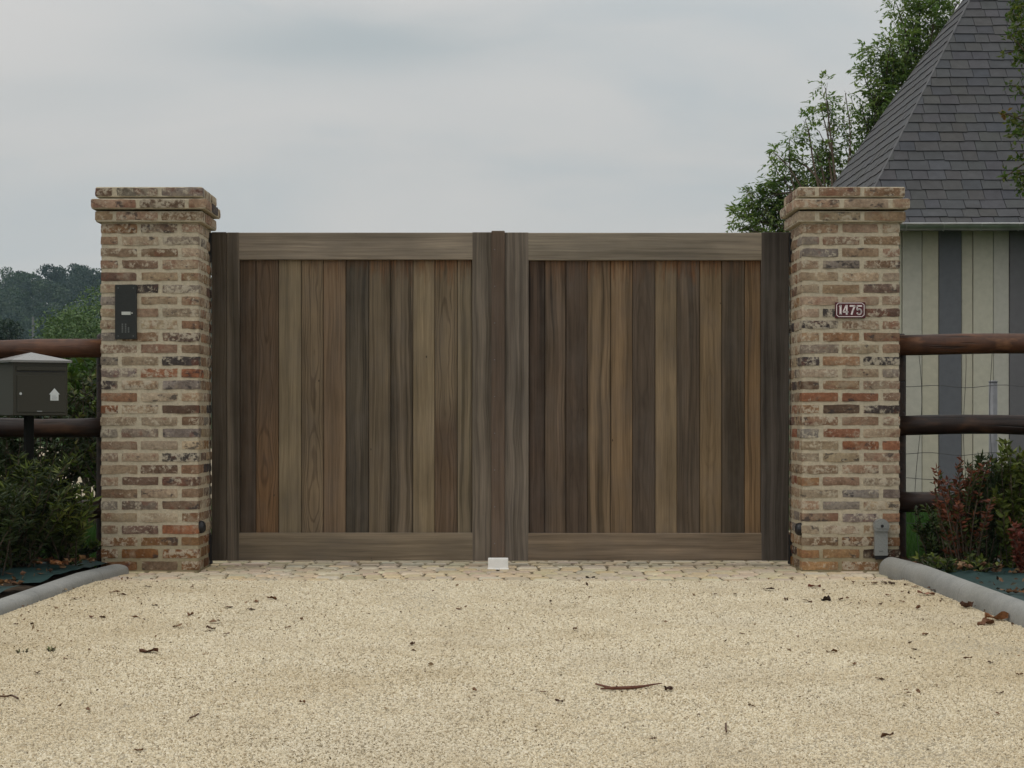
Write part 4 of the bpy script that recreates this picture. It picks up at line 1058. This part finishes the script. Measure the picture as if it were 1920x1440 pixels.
Ls = [(172, 1162, .04), (192, 1163, .04), (290, 1139, .055), (357, 1157, .055), (402, 1171, .06), (510, 1126, .055), (481, 1132, .045), (471, 1147, .045), (430, 1143, .05), (333, 1179, .05), (253, 1162, .04), (215, 1114, .055), (228, 1119, .045), (140, 1126, .055), (425, 1193, .03),
      (395, 1184, .05), (540, 1181, .03), (122, 1240, .03), (165, 1337, .03), (260, 1414, .03), (567, 1322, .028), (565, 1166, .03), (70, 1267, .04), (30, 1175, .03), (60, 1175, .03), (360, 1105, .03), (278, 1104, .04)]
for px, py, L in Ls: place_leaf(px, py, L, random.choice(BRN), 'small dry brown leaf scattered on the gravel before the intercom pillar', 'small leaves on the left half of the gravel')
Rs = [(1340, 1118, .04), (1378, 1118, .04), (1442, 1109, .06), (1473, 1129, .04), (1514, 1132, .06), (1577, 1128, .035), (1600, 1096, .04), (1640, 1098, .05), (1658, 1097, .055), (1672, 1099, .05), (1700, 1100, .04), (1716, 1104, .045), (1752, 1111, .05), (1745, 1107, .04), (1722, 1145, .05), (1735, 1194, .04), (1560, 1227, .045),
      (1602, 1250, .035), (1646, 1277, .03), (1715, 1223, .03), (1815, 1239, .035), (1857, 1247, .035), (1722, 1303, .03), (1664, 1386, .045), (1410, 1330, .025), (1391, 1193, .03), (1690, 1132, .04), (1666, 1120, .035), (1766, 1128, .03), (1912, 1270, .03), (1875, 1305, .03), (1870, 1343, .035), (1830, 1133, .04), (1078, 1184, .035), (773, 1213, .035), (860, 1147, .03), (1048, 1321, .03), (1020, 1303, .03), (890, 1300, .03), (1225, 1392, .025)]
for px, py, L in Rs: place_leaf(px, py, L, random.choice(BRN), 'small dry leaf scattered on the middle or right of the gravel', 'small leaves on the right half of the gravel')
BL = [(110, 1062), (95, 1074), (70, 1070), (102, 1078), (35, 1095), (128, 1090), (145, 1096), (60, 1058), (125, 1055), (170, 1074), (158, 1088), (85, 1066), (48, 1074)]
for px, py in BL:
    p = P(px, py, rnd(-.75, -.35)); p.x = min(p.x, kx(p.y, -1) - .2); p.z = gz(p.y) + .075
    place_leaf(px, py, rnd(.06, .10), random.choice([(.20, .09, .035), (.26, .15, .07), (.15, .065, .03)]), 'orange brown leaf lying on the weed sheet of the left bed', 'leaves on the left weed sheet', True, .7, None, 'fallen_leaf', .012, p)
BRr = [(1790, 1085), (1750, 1078), (1815, 1102), (1835, 1118), (1850, 1112), (1870, 1108), (1728, 1068), (1742, 1072), (1905, 1130), (1780, 1072)]
for px, py in BRr:
    p = P(px, py, rnd(-1.0, -.3)); p.x = max(p.x, kx(p.y, 1) + .24); p.z = gz(p.y) + .075
    place_leaf(px, py, rnd(.05, .08), random.choice([(.20, .11, .06), (.26, .18, .11), (.12, .06, .03)]), 'dry leaf lying on the weed sheet of the right bed', 'leaves on the right weed sheet', True, .7, None, 'fallen_leaf', .012, p)
mb = MB()
tw_pts = [G(1117, 1289), G(1131, 1293), G(1147, 1297.5), G(1165, 1297), G(1185, 1296), G(1205, 1294), G(1220, 1291), G(1240, 1288)]
tw_pts = [p + Vector((0, 0, .013)) for p in tw_pts]
tube(mb, tw_pts, [.003, .004, .006, .0065, .0065, .005, .0035, .002], 7, (.13, .055, .035))
tube(mb, [G(1126, 1298) + Vector((0, 0, .012)), G(1147, 1297.5) + Vector((0, 0, .014))], [.003, .005], 6, (.12, .05, .03))
for i in range(14):
    q = tw_pts[2].lerp(tw_pts[5], random.random()); leaf_flat(mb, q, rdir(.2), rdir(), .014, .006, vary((.15, .06, .04), .3))
tag(mb.build('fallen_twig', M['litter'], loc=tw_pts[3]), 'reddish brown twig lying on the gravel right of centre', 'twig')
for pts, r, lab in (([(0, 1312), (12, 1312), (22, 1310), (34, 1316)], .0035, 'thin dark forked twig at the left edge of the gravel'), ([(356, 1353), (366, 1349), (372, 1345)], .003, 'short light brown stick on the gravel at left'), ([(1361, 1363), (1361, 1372), (1362, 1379)], .003, 'short reddish stick pointing towards the viewer on the gravel')):
    mb = MB(); q = [G(*p) + Vector((0, 0, .012)) for p in pts]; tube(mb, q, [r] * len(q), 6, (.10, .055, .035)); tag(mb.build('fallen_twig', M['litter'], loc=q[0]), lab, 'twig')
# fine litter
random.seed(9); mb = MB()
for _ in range(3600):
    y = -.6 - 4.2 * random.random() ** 1.2; t = random.random()
    x = kx(y, -1) * (1 - t) + kx(y, 1) * t
    e_ = min(abs(x - kx(y, -1)), abs(x - kx(y, 1)))
    if random.random() > .10 + .90 * math.exp(-e_ / .6): continue
    L = rnd(.006, .014) if random.random() < .92 else rnd(.014, .028); leaf_quad(mb, Vector((x, y, gz(y) + .012)), Vector((rnd(-1, 1), rnd(-1, 1), rnd(-.05, .35))), L, L * rnd(.35, .7), vary(random.choice([(.20, .13, .07), (.26, .17, .10), (.15, .09, .05), (.30, .22, .13), (.10, .06, .035)]), .3))
tag(mb.build('leaf_litter', M['litter']), kind='stuff')

# leaf mulch over the beds
random.seed(19); mb = MB()
for _ in range(2400):
    sd = random.choice((-1, 1)); y = .3 - 4.2 * random.random(); d = .17 + 2.2 * random.random() ** 1.6; x = (kx(y, sd) if y < 0 else sd * 2.1) + sd * d
    if mnoise.noise(Vector((x * 1.7, y * 1.7, 9))) < .02 and random.random() < .75: continue
    z = gz(y) + .062 + .035 * mnoise.noise(Vector((x * 2.3, y * 2.3, 4)))
    L = rnd(.02, .055); leaf_quad(mb, Vector((x, y, z)), Vector((rnd(-1, 1), rnd(-1, 1), rnd(-.1, .3))), L, L * rnd(.4, .7), vary(random.choice([(.10, .05, .025), (.16, .08, .035), (.06, .035, .02), (.05, .045, .03), (.20, .12, .06)]), .3))
tag(mb.build('leaf_mulch', M['litter']), kind='stuff')

# ---------------------------------------------------------------- haze
bm = bmesh.new(); bmesh.ops.create_cube(bm, size=1)
for v in bm.verts: v.co = Vector((v.co.x * 1900, v.co.y * 1900, -1.6 if v.co.z < 0 else 75))
me = bpy.data.meshes.new('haze'); bm.to_mesh(me); bm.free()
hz_ = bpy.data.objects.new('haze', me); COL.objects.link(hz_); tag(hz_, kind='stuff')
m = bpy.data.materials.new('haze_air'); m.use_nodes = True; m.node_tree.nodes.clear()
o_ = m.node_tree.nodes.new('ShaderNodeOutputMaterial'); pv = m.node_tree.nodes.new('ShaderNodeVolumePrincipled')
pv.inputs['Color'].default_value = (.62, .86, 1.0, 1); pv.inputs['Density'].default_value = .00019; pv.inputs['Anisotropy'].default_value = .0
m.node_tree.links.new(pv.outputs[0], o_.inputs['Volume']); me.materials.append(m)
